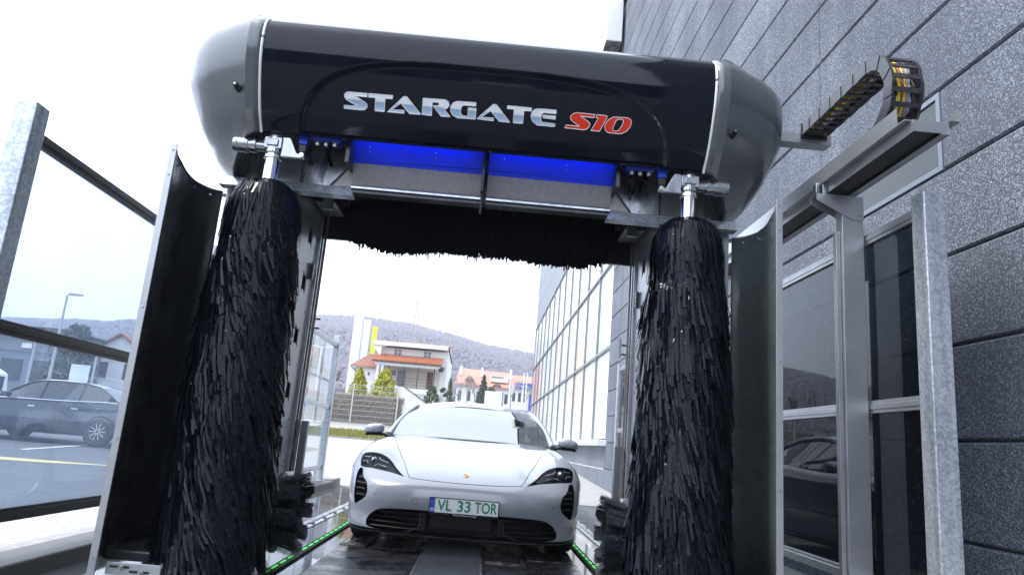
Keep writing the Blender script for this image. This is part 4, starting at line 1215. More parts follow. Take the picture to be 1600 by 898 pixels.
# local coordinates: builder below works in world space, so cw() shifts
body = patch('body', 'car_white', groups['body'])
lip = patch('front_lip', 'car_black', groups['lip'])
for j, (k, P, s) in enumerate(REGS):
    depth = {'eye': .05, 'curt': .07, 'mouth': .11}[k]
    fcs = groups.get(j, [])
    nm = {'eye': 'headlight', 'curt': 'air_curtain', 'mouth': 'lower_intake'}[k]
    bk = patch(nm, 'lamp_black' if k == 'eye' else 'car_grille', fcs, -.012 if k == 'eye' else 0, depth*(.5 if k == 'eye' else 1))
    wl = MB()
    ring = [surf(u, t) for u, t in P]
    inn = [tuple(Vector(surf(u, t)) + (sn(u, t)*-.012 if k == 'eye' else Vector()) + Vector((0, depth*(.5 if k == 'eye' else 1), 0))) for u, t in P]
    wl.grid([[cw(p) for p in ring], [cw(p) for p in inn]], True)
    wl.build('recess', 'car_black', bk, smooth=60)
    if k == 'eye':
        patch('lens_cover', 'lamp_glass', fcs, -.001, 0, bk)
        sg = s
        def at(u, t, off): 
            p = Vector(surf(sg*u, t)) + sn(sg*u, t)*off + Vector((0, .008, 0)); return cw(p)
        pr = MB().lathe([(0, -.020), (.012, -.017), (.020, -.008), (.022, 0), (.030, .002), (.030, .012)], at(.62, 5.72, .0), 'y', 18).build('projector', 'lamp_silver', bk, smooth=40)
        for pl in ([(.775, 5.62), (.70, 5.62), (.675, 5.50)], [(.59, 5.46), (.565, 5.60), (.49, 5.60)], [(.79, 5.92), (.70, 5.92), (.68, 6.02)], [(.58, 6.04), (.56, 5.94), (.49, 5.94)]):
            pp = []
            for (a, b), (c, d) in zip(pl, pl[1:]):
                for q in range(4): pp.append(at(a+(c-a)*q/4, b+(d-b)*q/4, -.010))
            pp.append(at(*pl[-1], -.010))
            MB().tube(pp, .0036, 6).build('light_bar', 'lamp_led', bk, smooth=60)
    if k == 'curt':
        for q in range(4):
            t = 2.95+.45*q
            us_ = [.56+.02*i for i in range(8)]
            us_ = [u for u in us_ if inside(REG['curt'], u, t)]
            if len(us_) > 1:
                b = MB()
                r1 = [cw(Vector(surf(s*u, t)) + Vector((0, .012, 0))) for u in us_]; r2 = [cw(Vector(surf(s*u, t)) + Vector((0, .065, .012))) for u in us_]
                b.grid([r1, r2]); b.build('slat', 'slat_black', bk, smooth=60, solid=.005)
    for s in ((-1, 1) if k == 'mouth' else ()):
        for t in (1.30, 1.62, 1.95, 2.25):
            us_ = [u/100 for u in range(17, 54) if inside(MOUTH, u/100, t)]
            b = MB()
            r1 = [cw(Vector(surf(s*u, t)) + Vector((0, .030, 0))) for u in us_]; r2 = [cw(Vector(surf(s*u, t)) + Vector((0, .085, .006))) for u in us_]
            b.grid([r1, r2]); b.build('slat', 'slat_black', bk, smooth=60, solid=.004)
        MB().tube([cw(Vector(surf(s*u, t)) + Vector((0, .004, 0))) for u, t in ((.185, 2.35), (.185, 1.75), (.19, 1.5), (.225, 1.22), (.262, 1.0))], .003, 6).build('blade', 'lamp_silver', bk, smooth=60)
        bx('fin', 'car_black', bk, *sorted((CX+s*.325, CX+s*.290)), CY+.028, CY+.12, .20, .335)
    if k == 'mouth':
        bx('radar_cover', 'car_black', bk, CX-.26, CX+.24, CY+.055, CY+.065, .225, .325, .004)
        MB().lathe([(0, -.012), (.010, -.012), (.013, -.004), (.026, -.002), (.026, .006)], (CX-.17, CY+.055, .29), 'y', 16).build('sensor', 'car_black', bk, smooth=30)
        for q in range(4): bx('slat', 'slat_black', bk, CX-.28, CX+.28, CY+.045, CY+.08, .190+.010*q, .193+.010*q)
# lip underside and centre blade
b = MB()
r1 = [cw(surf(-1+2*k/40, 0)) for k in range(41)]; r2 = [cw(Vector(surf(-1+2*k/40, 0)) + Vector((0, .35, .0))) for k in range(41)]
b.grid([r1, r2]).build('undertray', 'car_grille', car, smooth=40)
b = MB().tube([cw(Vector(surf(-.82+1.64*k/50, .55)) + Vector((0, -.004, 0))) for k in range(51)], .005, 6).build('lip_edge', 'car_seam', lip, smooth=60)
# seams
def seam(pts_, n=10, r=.0028, name='seam', m='car_seam', par=None):
    pp = []
    for (a, b_), (c, d) in zip(pts_, pts_[1:]):
        for q in range(n): pp.append(cw(Vector(surf(a+(c-a)*q/n, b_+(d-b_)*q/n)) + sn(a, b_)*.0002))
    pp.append(cw(surf(*pts_[-1])))
    MB().tube(pp, r, 5).build(name, m, par or body)
for s in (-1, 1):
    seam([(s*.287, 5.03), (s*.33, 5.7), (s*.375, 6.38), (s*.45, 7.1), (s*.531, 7.73), (s*.58, 8.3), (s*.60, 8.95)], 8)
seam([(-.287, 5.03), (-.21, 5.0), (-.137, 4.97), (0, 4.93), (.137, 4.97), (.21, 5.0), (.287, 5.03)], 8)
seam([(-.219+.017*math.cos(a*.5236), 3.0+.17*math.sin(a*.5236)) for a in range(13)], 2, .0014, 'tow_cap')
for s in (-1, 1): seam([(s*(.481+.007*math.cos(a*.785)), 3.18+.07*math.sin(a*.785)) for a in range(9)], 1, .0016, 'park_sensor')
# crest on the bonnet
bc = Vector(surf(0, 5.72)); bn = sn(0, 5.72); bu = Vector((0, 0, 1)) - bn*bn.z; bu.normalize(); bxx = bu.cross(bn)
sh = [(-.026, .028), (-.012, .033), (0, .030), (.012, .033), (.026, .028), (.027, 0), (.018, -.022), (0, -.034), (-.018, -.022), (-.027, 0)]
def crest(pl, off, name, m, par):
    b = MB(); n = len(pl)
    vs = [cw(bc + bxx*x + bu*y + bn*off) for x, y in pl] + [cw(bc + bxx*x + bu*y) for x, y in pl]
    b.add(vs, [tuple(range(n))] + [(i, (i+1) % n, n+(i+1) % n, n+i) for i in range(n)])
    return b.build(name, m, par)
cr_ = crest(sh, .004, 'crest', 'badge_gold', car)
crest([(-.021, .020), (-.002, .020), (-.002, .002), (-.021, .002)], .0052, 'crest_field', 'badge_dark', cr_)
crest([(.002, -.002), (.020, -.002), (.012, -.018), (.002, -.024)], .0052, 'crest_field', 'badge_dark', cr_)
crest([(-.006, .007), (.006, .007), (.006, -.004), (0, -.010), (-.006, -.004)], .0064, 'crest_field', 'car_black', cr_)

# number plate
yp = CY-.022
npl = bx('number_plate', 'car_black', car, -.358, .206, yp, yp+.012, .333, .472, .004)
bx('plate_field', 'plate_white', npl, -.312, .198, yp-.003, yp-.0005, .357, .464)
bx('country_band', 'plate_blue', npl, -.352, -.3125, yp-.003, yp-.0005, .357, .464)
text_mesh('country_code', 'RO', .034, 'plate_text', npl, (-.332, yp-.0042, .377), (1, 0, 0), (0, 0, 1), .0005, .031, .0006)
b = MB()
for q in range(12): b.lathe([(0, -.001), (.0016, -.001), (.0016, 0)], (-.332+.011*math.cos(q*.5236), yp-.0035, .435+.011*math.sin(q*.5236)), 'y', 5)
b.build('star_ring', 'sign_yellow', npl)
text_mesh('registration', 'VL', .118, 'plate_green', npl, (-.234, yp-.0042, .410), (1, 0, 0), (0, 0, 1), .0005, .118, .0022)
text_mesh('registration', '33', .118, 'plate_green', npl, (-.078, yp-.0042, .410), (1, 0, 0), (0, 0, 1), .0005, .108, .0022)
text_mesh('registration', 'TOR', .118, 'plate_green', npl, (.098, yp-.0042, .410), (1, 0, 0), (0, 0, 1), .0005, .182, .0022)
text_mesh('dealer_line', 'Porsche Zentrum Leipzig', .017, 'plate_text', npl, (-.068, yp-.0042, .3445), (1, 0, 0), (0, 0, 1), .0003, .185)

# sides, cabin and rest of the body
def arch(y):
    zb = .20
    for c in (.97, 3.97):
        if abs(y-c) < .41: zb = max(zb, .36+math.sqrt(.41**2-(y-c)**2))
    return zb
top = [(.975 if False else surf(1, t)) for t in (5.0, 5.5, 6, 6.5, 7, 7.5, 8, 8.5, 9)]
ysd = [1.75+.12*k for k in range(26)]
for y in ysd:
    q = max(0, (y-3.9)/1.0)
    top.append((.985-.02*max(0, 1-abs(y-4)/1.5)*0+.02*min(1, max(0, (y-2.8)/1.2)) - .22*q*q, y, .80+.06*min(1, max(0, (y-2.2)/1.6))))
for s in (-1, 1):
    rows = []
    for f_, xo in ((0, 0), (.15, .012), (.45, .022), (.8, .012), (1, -.02)):
        row = []
        for (x, y, z) in top:
            zb = min(arch(y), z-.012)
            row.append(cw((s*(x+xo*(1 if zb < z-.1 else .3)), y, z+(zb-z)*f_)))
        rows.append(row)
    MB().grid(rows).build('side_panel', 'car_white', car, smooth=50)
    # shoulder from the side to the window line
    rows = []
    for i, (x, y, z) in enumerate(top[8:]):
        q = max(0, (y-3.9)/1.0)
        rows.append([cw((s*x, y, z)), cw((s*(x-.05), y, z+.075)), cw((s*(x-.11), y, z+.12-.04*q)), cw((s*(x-.22), y, z+.135-.05*q))])
    MB().grid(rows).build('shoulder', 'car_white', car, smooth=60)
    # A-pillar and roof rail
    base = Vector((s*.845, 1.52, .935)); tp = Vector((s*.665, 2.26, 1.268))
    pp = [base.lerp(tp, k/10) + Vector((s*.018*math.sin(math.pi*k/10), 0, .012*math.sin(math.pi*k/10))) for k in range(11)]
    rail = pp + [Vector((s*.66, 2.6, 1.30)), Vector((s*.66, 3.1, 1.29)), Vector((s*.67, 3.6, 1.21)), Vector((s*.69, 4.1, 1.07)), Vector((s*.70, 4.5, .95))]
    MB().tube([cw(p) for p in rail], .030, 10).build('roof_rail', 'car_white', car, smooth=60)
    # side glass
    lo = [(.865, 1.62, .935), (.87, 2.1, .94), (.875, 2.7, .945), (.86, 3.3, .95), (.82, 3.9, .96)]
    hi = [(.80, 1.72, .99), (.70, 2.2, 1.235), (.675, 2.7, 1.275), (.675, 3.3, 1.25), (.70, 3.9, 1.11)]
    MB().grid([[cw((s*x, y, z)) for x, y, z in lo], [cw((s*x, y, z)) for x, y, z in hi]]).build('side_window', 'car_glass', car, smooth=60)
    # door mirror
    mc = Vector((s*1.015, 1.62, .975))
    rows = []
    for i in range(13):
        ph = math.pi*i/12
        row = []
        for k in range(20):
            th = 2*math.pi*k/20
            sx = math.copysign(abs(math.cos(th))**.7, math.cos(th)); sz = math.copysign(abs(math.sin(th))**.7, math.sin(th))
            row.append(cw((mc.x + .105*sx*math.sin(ph)**.6*(1), mc.y - .075*math.cos(ph), mc.z + (.058 if sz > 0 else .05)*sz*math.sin(ph)**.6 - .01*sx*s)))
        rows.append(row)
    ms = MB().grid(rows, True).build('mirror', 'car_white', car, smooth=60)
    MB().prism([(CX+s*.91, .918), (CX+s*1.11, .913), (CX+s*1.08, .945), (CX+s*.93, .95)], 'y', CY+1.552, CY+1.70).build('mirror_base', 'car_black', ms, bevel=.008)
    MB().beam(cw((s*.86, 1.64, .91)), cw((s*.94, 1.62, .935)), .07, .025).build('mirror_arm', 'car_black', ms, bevel=.006)
# windscreen
NW = 16
def wsp(u, t):
    a = abs(u)
    lo = (u*.835, 1.385+.15*a**2.2, .948-.012*a*a); hi = (u*.655, 2.13+.13*a**2.2, 1.302-.038*a**2)
    p = [lo[i]+(hi[i]-lo[i])*t for i in range(3)]
    bl = math.sin(math.pi*t)
    return (p[0]+.012*u*bl, p[1]-.02*bl, p[2]+.028*bl)
MB().grid([[cw(wsp(-1+2*k/30, i/14)) for k in range(31)] for i in range(15)]).build('windscreen', 'car_glass', car, smooth=60)
MB().grid([[cw(tuple(Vector(wsp(-.97+1.94*k/30, t)) + Vector((0, .006, -.008)))) for k in range(31)] for t in (0, .05, .075)]).build('screen_border', 'car_black', car, smooth=60)
MB().grid([[cw(tuple(Vector(wsp(-.97+1.94*k/30, t)) + Vector((0, .006, -.008)))) for k in range(31)] for t in (.955, .98, 1)]).build('screen_border', 'car_black', car, smooth=60)
MB().add([cw(tuple(Vector(wsp(u, t)) + Vector((0, .006, -.009)))) for u, t in ((-.2, .95), (.2, .95), (.15, .86), (.05, .80), (-.05, .80), (-.15, .86))], [tuple(range(6))]).build('screen_border', 'car_black', car)
MB().grid([[cw((-.80+1.6*k/30, 1.30+.18*abs(-1+2*k/30)**2.2+dy, .934+dz-.01*abs(-1+2*k/30)**2)) for k in range(31)] for dy, dz in ((0, .006), (.06, .014), (.12, .008))]).build('cowl', 'car_black', car, smooth=60)
# roof
rows = []
for y, zc_, hw in ((2.12, 1.305, .62), (2.2, 1.34, .64), (2.35, 1.366, .65), (2.6, 1.378, .655), (3.0, 1.372, .655), (3.4, 1.335, .655), (3.8, 1.25, .66), (4.2, 1.13, .67), (4.55, 1.0, .68)):
    rows.append([cw((hw*u, y + (.12*abs(u)**2.2 if y < 2.3 else 0), zc_ - (.05+.03*(y-2.1 < .6))*abs(u)**2.4)) for u in [-1+2*k/24 for k in range(25)]])
MB().grid(rows).build('roof', 'car_white', car, smooth=60)
MB().grid([[cw((x*u, y, z)) for u in [-1+2*k/12 for k in range(13)]] for x, y, z in ((.70, 4.5, .99), (.74, 4.8, .95), (.76, 4.95, .86), (.78, 5.02, .6), (.76, 4.98, .3))]).build('tail', 'car_white', car, smooth=50)
# underside and cabin
bx('floor_pan', 'car_grille', car, CX-.86, CX+.86, CY+.35, CY+4.9, .165, .34)
bx('bulkhead', 'car_grille', car, CX-.76, CX+.76, CY+1.45, CY+1.6, .345, .86)
db = MB().grid([[cw((x, y, z)) for x in (-.76, -.4, 0, .4, .76)] for y, z in ((1.6, .87), (1.8, .915), (2.02, .915), (2.10, .87), (2.10, .5))]).build('dashboard', 'seat_leather', car, smooth=50)
MB().tube([cw((.37+.17*math.cos(a*.2618), 2.2+.05*math.sin(a*.2618), .93+.17*math.sin(a*.2618))) for a in range(25)], .014, 8).build('steering_wheel', 'car_black', car, smooth=60)
for s in (-1, 1):
    st_ = MB().hexa([cw(p) for p in ((s*.36-.23, 2.75, .5), (s*.36+.23, 2.75, .5), (s*.36+.23, 2.9, .5), (s*.36-.23, 2.9, .5), (s*.36-.17, 2.95, 1.06), (s*.36+.17, 2.95, 1.06), (s*.36+.17, 3.06, 1.06), (s*.36-.17, 3.06, 1.06))]).build('seat', 'seat_leather', car, bevel=.04)
    MB().box(CX+s*.36-.11, CX+s*.36+.11, CY+2.95, CY+3.04, 1.075, 1.20).build('headrest', 'seat_leather', st_, bevel=.03)
MB().box(CX-.10, CX+.10, CY+2.12, CY+2.15, 1.19, 1.25).build('rear_view_mirror', 'car_black', car, bevel=.01)
def wheel(parent, c, axis_s, r, w, n=10, spokes=5):
    """wheel with its axle along x; axis_s is the outer side"""
    ty = MB().lathe([(r*.66, -w/2), (r*.9, -w/2), (r*.98, -w*.42), (r, -w*.3), (r, w*.3), (r*.98, w*.42), (r*.9, w/2), (r*.66, w/2)], c, 'x', 36).build('tyre', 'tyre', parent, smooth=40)
    rm = MB().lathe([(r*.66, -w/2), (r*.66, w*.40*1), (r*.70, w*.46)], c, 'x', 36) if axis_s > 0 else MB().lathe([(r*.66, w/2), (r*.66, -w*.40), (r*.70, -w*.46)], c, 'x', 36)
    rmo = rm.build('rim', 'rim', ty, smooth=40)
    xo = c[0]+axis_s*w*.36
    for k in range(n):
        a = 2*math.pi*k/n
        MB().hexa([(xo-axis_s*.02, c[1]+.05*math.cos(a)-.020*math.sin(a), c[2]+.05*math.sin(a)+.020*math.cos(a)), (xo, c[1]+.05*math.cos(a)-.020*math.sin(a), c[2]+.05*math.sin(a)+.020*math.cos(a)),
                   (xo, c[1]+.05*math.cos(a)+.020*math.sin(a), c[2]+.05*math.sin(a)-.020*math.cos(a)), (xo-axis_s*.02, c[1]+.05*math.cos(a)+.020*math.sin(a), c[2]+.05*math.sin(a)-.020*math.cos(a)),
                   (xo-axis_s*.02, c[1]+r*.67*math.cos(a)-.032*math.sin(a), c[2]+r*.67*math.sin(a)+.032*math.cos(a)), (xo+axis_s*.012, c[1]+r*.67*math.cos(a)-.032*math.sin(a), c[2]+r*.67*math.sin(a)+.032*math.cos(a)),
                   (xo+axis_s*.012, c[1]+r*.67*math.cos(a)+.032*math.sin(a), c[2]+r*.67*math.sin(a)-.032*math.cos(a)), (xo-axis_s*.02, c[1]+r*.67*math.cos(a)+.032*math.sin(a), c[2]+r*.67*math.sin(a)-.032*math.cos(a))]).build('spoke', 'rim', rmo if False else ty)
    MB().lathe([(0, axis_s*.0), (.055, axis_s*.0), (.06, -axis_s*.02), (r*.62, -axis_s*.05), (r*.62, -axis_s*.06)], (xo, c[1], c[2]), 'x', 24).build('hub', 'dark_metal', ty, smooth=30)
    return ty
for s in (-1, 1):
    for y in (.97, 3.97):
        wheel(car, (CX+s*.885, CY+y, .364), s, .36, .255)
# wheel-house liners
for s in (-1, 1):
    for y in (.97, 3.97):
        rows = []
        for k in range(15):
            a = math.pi*k/14
            rows.append([(CX+s*.55, CY+y+.405*math.cos(a), .364+.405*math.sin(a)), (CX+s*.98, CY+y+.405*math.cos(a), .364+.405*math.sin(a))])
        MB().grid(rows).build('wheel_liner', 'car_grille', car, smooth=60)

# ================================================================== CAR PARK SIDE
def sedan(name, label, paint, X0, Y0, z0):
    """saloon seen from its side, nose towards -x; X0 is its tail, Y0 its centre line"""
    t = thing(name, label, 'car', (X0-2.4, Y0, z0))
    ST = [(0, .72, .66), (.06, .90, .76), (.2, 1.00, .84), (.5, 1.02, .88), (1.0, 1.0, .905), (1.6, .975, .915), (2.4, .95, .915), (3.2, .94, .91), (3.6, .93, .905), (4.0, .87, .89), (4.4, .78, .85), (4.7, .68, .76), (4.85, .56, .62)]
    rows = []
    for s, zt, w in ST:
        half = [(.80*w, .20), (.97*w, .28), (w, .42), (w*.995, .60), (w*.97, min(zt-.05, .80)), (w*.94, zt-.02), (w*.86, zt), (w*.4, zt+.03), (0, zt+.035)]
        full = [(y, z) for y, z in half] + [(-y, z) for y, z in half[-2::-1]]
        rows.append([(X0-s, Y0+y, z0+z) for y, z in full])
    b = MB().grid(rows)
    n = len(rows[0]); b.f.append(tuple(range(n))); b.f.append(tuple((len(rows)-1)*n+i for i in range(n)))
    b.build('body', paint, t, smooth=35)
    GH = [(.78, 1.01, 1.02), (1.05, 1.01, 1.20), (1.35, 1.0, 1.37), (1.7, .985, 1.44), (2.2, .97, 1.465), (2.6, .965, 1.455), (2.95, .96, 1.39), (3.3, .955, 1.20), (3.72, .95, .965)]
    def yb(q): return .80
    def yt(q): return .60 + .14*max(0, (1.3-q)/.35)
    for sd in (-1, 1):
        lo = [(X0-s, Y0+sd*.815, z0+zb) for s, zb, zr in GH]; hi = [(X0-s, Y0+sd*yt(zr), z0+zr-.03) for s, zb, zr in GH]
        # windows: rear quarter, rear door, front door
        for a, c in ((1, 3), (3, 5), (5, 8)):
            MB().grid([lo[a:c+1], hi[a:c+1]]).build('side_window', 'window_dark', t, smooth=30)
        for k in (3, 5):
            MB().beam(tuple(Vector(lo[k])+Vector((0, sd*.006, 0))), tuple(Vector(hi[k])+Vector((0, sd*.006, 0))), .05, .012, (0, 1, 0)).build('pillar', 'car_black', t)
        MB().tube([tuple(Vector(p)+Vector((0, sd*.02, .0))) for p in lo], .012, 6).build('chrome_strip', 'chrome', t, smooth=60)
        MB().tube([tuple(Vector(p)+Vector((0, sd*.005, .012))) for p in hi], .022, 6).build('roof_rail', paint, t, smooth=60)
        MB().box(X0-1.78, X0-1.62, Y0+sd*.915-.012, Y0+sd*.915+.012, z0+.80, z0+.825).build('door_handle', 'chrome', t)
        MB().box(X0-2.78, X0-2.62, Y0+sd*.92-.012, Y0+sd*.92+.012, z0+.79, z0+.815).build('door_handle', 'chrome', t)
        MB().box(X0-3.4, X0-3.22, min(Y0+sd*.86, Y0+sd*1.05), max(Y0+sd*.86, Y0+sd*1.05), z0+.97, z0+1.09).build('mirror', paint, t, bevel=.03)
        for s in (1.05, 3.95):
            c = (X0-s, Y0+sd*.84, z0+.33)
            rl = [(0, 0), (.37, 0), (.37, sd*.02), (0, sd*.02)]
            MB().lathe([(0, sd*.06), (.365, sd*.06), (.37, sd*.075), (0, sd*.08)], c, 'y', 28).build('wheel_arch', 'black_rubber', t)
            ty = MB().lathe([(.20, -.11), (.30, -.11), (.33, -.07), (.33, .07), (.30, .10), (.225, .10)], (c[0], c[1]+sd*.03, c[2]), 'y', 28).build('wheel', 'tyre', t, smooth=40)
            yo = c[1]+sd*.115
            MB().lathe([(.20, -sd*.01), (.232, 0), (.232, sd*.012), (.205, sd*.012)], (c[0], yo, c[2]), 'y', 28).build('rim', 'rim', ty, smooth=40)
            MB().lathe([(0, -sd*.02), (.21, -sd*.02), (.21, -sd*.025)], (c[0], yo, c[2]), 'y', 28).build('brake', 'dark_metal', ty)
            for k in range(10):
                a = k*.6283
                MB().beam((c[0]+.03*math.cos(a), yo, c[2]+.03*math.sin(a)), (c[0]+.215*math.cos(a), yo, c[2]+.215*math.sin(a)), .020, .034, (0, 1, 0)).build('spoke', 'rim', ty)
    MB().grid([[(X0-s, Y0+u*yt(zr)*1.01, z0+zr-.03+.03*(1-u*u)) for u in [-1+.25*k for k in range(9)]] for s, zb, zr in GH[2:7]]).build('roof', paint, t, smooth=60)
    MB().grid([[(X0-s, Y0+u*(yt(zr) if zr > 1.1 else .78), z0+zr-.025+.03*(1-u*u)) for u in [-1+.25*k for k in range(9)]] for s, zb, zr in GH[6:]]).build('windscreen', 'window_dark', t, smooth=60)
    MB().grid([[(X0-s, Y0+u*(yt(zr) if zr > 1.1 else .76), z0+zr-.025+.03*(1-u*u)) for u in [-1+.25*k for k in range(9)]] for s, zb, zr in GH[:3]]).build('rear_window', 'window_dark', t, smooth=60)
    for sd in (-1, 1):
        MB().box(X0-.12, X0+.005, min(Y0+sd*.42, Y0+sd*.74), max(Y0+sd*.42, Y0+sd*.74), z0+.72, z0+.86).build('tail_light', 'cable_red', t, bevel=.02)
        MB().box(X0-4.78, X0-4.62, min(Y0+sd*.45, Y0+sd*.70), max(Y0+sd*.45, Y0+sd*.70), z0+.58, z0+.68).build('headlight', 'lamp_silver', t, bevel=.02)
    return t
sedan('parked_car', 'dark blue saloon with chrome window line parked side-on beyond the hazy glass', 'sedan_blue', -7.85, 18.3, .14)

# white van at the edge of the car park
vt = thing('parked_van', 'white van parked beside the dark saloon in the car park', 'van', (-17.3, 22.2, .27))
vb = MB().prism([(-19.700, .55), (-14.850, .55), (-14.720, .9), (-14.850, 1.85), (-15.100, 1.98), (-18.300, 1.98), (-19.100, 1.35), (-19.700, 1.15)], 'y', 21.3, 23.0).build('body', 'white_metal', vt, bevel=.06)
bx('rear_window', 'window_dark', vt, -14.820, -14.755, 21.6, 22.7, 1.30, 1.75)
bx('side_window', 'window_dark', vt, -17.3, -17.300, 21.285, 21.31, 1.30, 1.80)
for x in (-15.800, -18.700):
    for y, s in ((21.45, -1), (22.85, 1)):
        MB().lathe([(0, -.1), (.30, -.1), (.33, -.06), (.33, .06), (.30, .1), (0, .1)], (x, y, .60), 'y', 22).build('wheel', 'tyre', vt, smooth=40)

def lamp_post(label, x, y, z0, h, arms, m='mast_grey', g=None):
    t = thing('street_lamp', label, 'street lamp', (x, y, z0), g)
    MB().tube([(x, y, z0), (x, y, z0+h)], [.07, .045], 10).build('pole', m, t, smooth=60)
    for a in arms:
        ar = MB().tube([(x, y, z0+h-.02), (x+a*.4, y, z0+h+.05), (x+a, y, z0+h+.08)], .03, 8).build('arm', m, t, smooth=60)
        d = 1 if a > 0 else -1
        MB().hexa([(x+a-.02*d, y-.11, z0+h+.02), (x+a+.5*d, y-.09, z0+h+.05), (x+a+.5*d, y+.09, z0+h+.05), (x+a-.02*d, y+.11, z0+h+.02),
                   (x+a-.02*d, y-.11, z0+h+.12), (x+a+.5*d, y-.09, z0+h+.11), (x+a+.5*d, y+.09, z0+h+.11), (x+a-.02*d, y+.11, z0+h+.12)]).build('lamp_head', m, t)
    return t
lamp_post('single-arm street lamp rising behind the parked dark saloon', -17.75, 30, terrain(30), 5.0, [.12])
lamp_post('white double-arm street lamp seen through the far glass section', -9.25, 40, terrain(40), 3.9, [.55, -.55], 'white_metal')

def foliage(name, m, parent, n, fn, size, rnd):
    b = MB()
    for k in range(n):
        p, dirv = fn(rnd)
        s = size*rnd.uniform(.6, 1.3)
        a = Vector((rnd.uniform(-1, 1), rnd.uniform(-1, 1), rnd.uniform(-1, 1))).normalized()
        c = a.cross(Vector(dirv)+Vector((.01, .02, .03))).normalized()
        P = Vector(p)
        b.add([P-a*s*.35, P+c*s*.35, P+a*s+Vector(dirv)*s*.4, P-c*s*.35], [(0, 1, 2, 3)])
    return b.build(name, m, parent, recalc=False)
def conifer(label, x, y, z0, h, r, m, n, size, power=.75, g=None, seed=1, nm='conifer'):
    t = thing(nm, label, 'tree', (x, y, z0), g)
    rnd = random.Random(seed)
    MB().tube([(x, y, z0-.1), (x, y, z0+h*.5), (x, y, z0+h*.92)], [r*.12, r*.08, r*.02], 8).build('trunk', 'bark', t, smooth=60)
    def fn(q):
        f = q.random()**1.3
        a = q.uniform(0, 6.283)
        rr = r*(1-f)**power*(1+.16*math.sin(a*5+f*17)+.10*math.sin(a*3-f*31))
        if f < .12: rr *= .75+2*f
        k = math.sqrt(q.uniform(.35, 1))
        return (x+rr*k*math.cos(a), y+rr*k*math.sin(a), z0+.05*h+f*h*.95), (math.cos(a)*.6, math.sin(a)*.6, .8)
    foliage('crown', m, t, n, fn, size, rnd)
    return t
conifer('small golden conifer behind the wire fence, nearer the sign pylon', -6.62, 38.2, terrain(38), 2.95, .86, 'leaf_yellow', 4600, .10, .70, seed=3)
conifer('broad golden conifer behind the wire fence, nearer the porch', -5.28, 38.2, terrain(38), 3.0, 1.08, 'leaf_yellow', 6000, .10, .55, seed=4)
conifer('small round green shrub by the porch steps', -3.35, 47, terrain(47), 2.1, .75, 'leaf_green', 1600, .12, .5, seed=6, nm='garden_shrub')
conifer('slim dark green cypress at the white house corner', -2.75, 58, terrain(58), 2.6, .28, 'leaf_green', 900, .12, .5, seed=7, nm='cypress')
conifer('dark spruce standing before the pink-roofed school', -.1, 90, terrain(90), 3.9, .95, 'leaf_dark', 3200, .17, .9, seed=8, nm='spruce')
conifer('broad dark evergreen behind the parked dark saloon', -22.6, 40, terrain(40), 3.9, 1.35, 'leaf_dark', 3600, .18, .35, seed=9, nm='evergreen')
conifer('low green bush beside the spruce', 1.0, 92, terrain(92), 2.6, 1.0, 'leaf_green', 1200, .2, .45, seed=12, nm='garden_shrub')

# hedge of brown twigs
hg = thing('clipped_hedge', 'clipped leafless brown hedge behind the wire fence', 'hedge', (-6, 36.2, 1.15))
b = MB(); rnd = random.Random(31)
for k in range(15000):
    x = rnd.uniform(-12, -3.95); y = rnd.uniform(35.7, 36.6); z = rnd.uniform(1.2, 2.62)
    if rnd.random() < .35: z = rnd.uniform(2.45, 2.66)
    if rnd.random() < .5: y = rnd.uniform(35.66, 35.85)
    a = rnd.uniform(-.6, .6); l = rnd.uniform(.12, .3); c = rnd.uniform(-.6, .6)
    p0 = Vector((x, y, z)); p1 = p0 + Vector((math.sin(a)*l, math.sin(c)*l, math.cos(a)*l*.8))
    b.ribbon([tuple(p0), tuple(p1)], .014, (.8, rnd.uniform(-.6, .6), 0))
b.box(-11.9, -4.05, 35.9, 36.4, 1.1, 2.4)
b.build('twigs', 'hedge_twig', hg, recalc=False)

# garden wall with the wire fence on it
gw = thing('garden_wall', 'low white garden wall carrying the wire fence above the grass', 'wall', (-8, 35.05, 1.0))
bx('wall', 'house_white', gw, -20, -4.05, 34.97, 35.17, .7, 1.38)
bx('coping', 'kerb_concrete', gw, -20, -4.03, 34.94, 35.20, 1.381, 1.43)
wf = thing('wire_fence', 'galvanised welded wire fence on the low white wall', 'fence', (-8, 35.08, 1.43))
for x in (-4.13, -6.30, -8.5, -10.7, -12.9): bx('post', 'fence_wire', wf, x-.03, x+.03, 35.05, 35.10, 1.431, 3.28)
for k in range(8):
    MB().box(-12.9, -4.16, 35.062, 35.074, 1.5+.245*k, 1.516+.245*k).build('horizontal_wire', 'fence_wire', wf)
b = MB()
for k in range(86): b.box(-12.8+.1*k, -12.794+.1*k, 35.064, 35.070, 1.45, 3.25)
o = b.build('vertical_wires', 'fence_wire', wf); o['kind'] = 'stuff'
sw = thing('stair_wall', 'white sloping stair wall with dark coping beside the porch', 'wall', (-4.6, 45, 1.9))
MB().prism([(-5.42, 1.7), (-3.3, 1.7), (-3.3, 2.95), (-4.95, 3.97), (-5.42, 3.97)], 'y', 44.9, 45.2).build('wall', 'house_white', sw)
MB().beam((-4.97, 45.05, 3.995), (-3.3, 45.05, 2.975), .36, .05).build('coping', 'dark_trim', sw)
bx('pillar', 'house_white', sw, -5.62, -5.44, 44.7, 45.3, 1.7, 4.02)

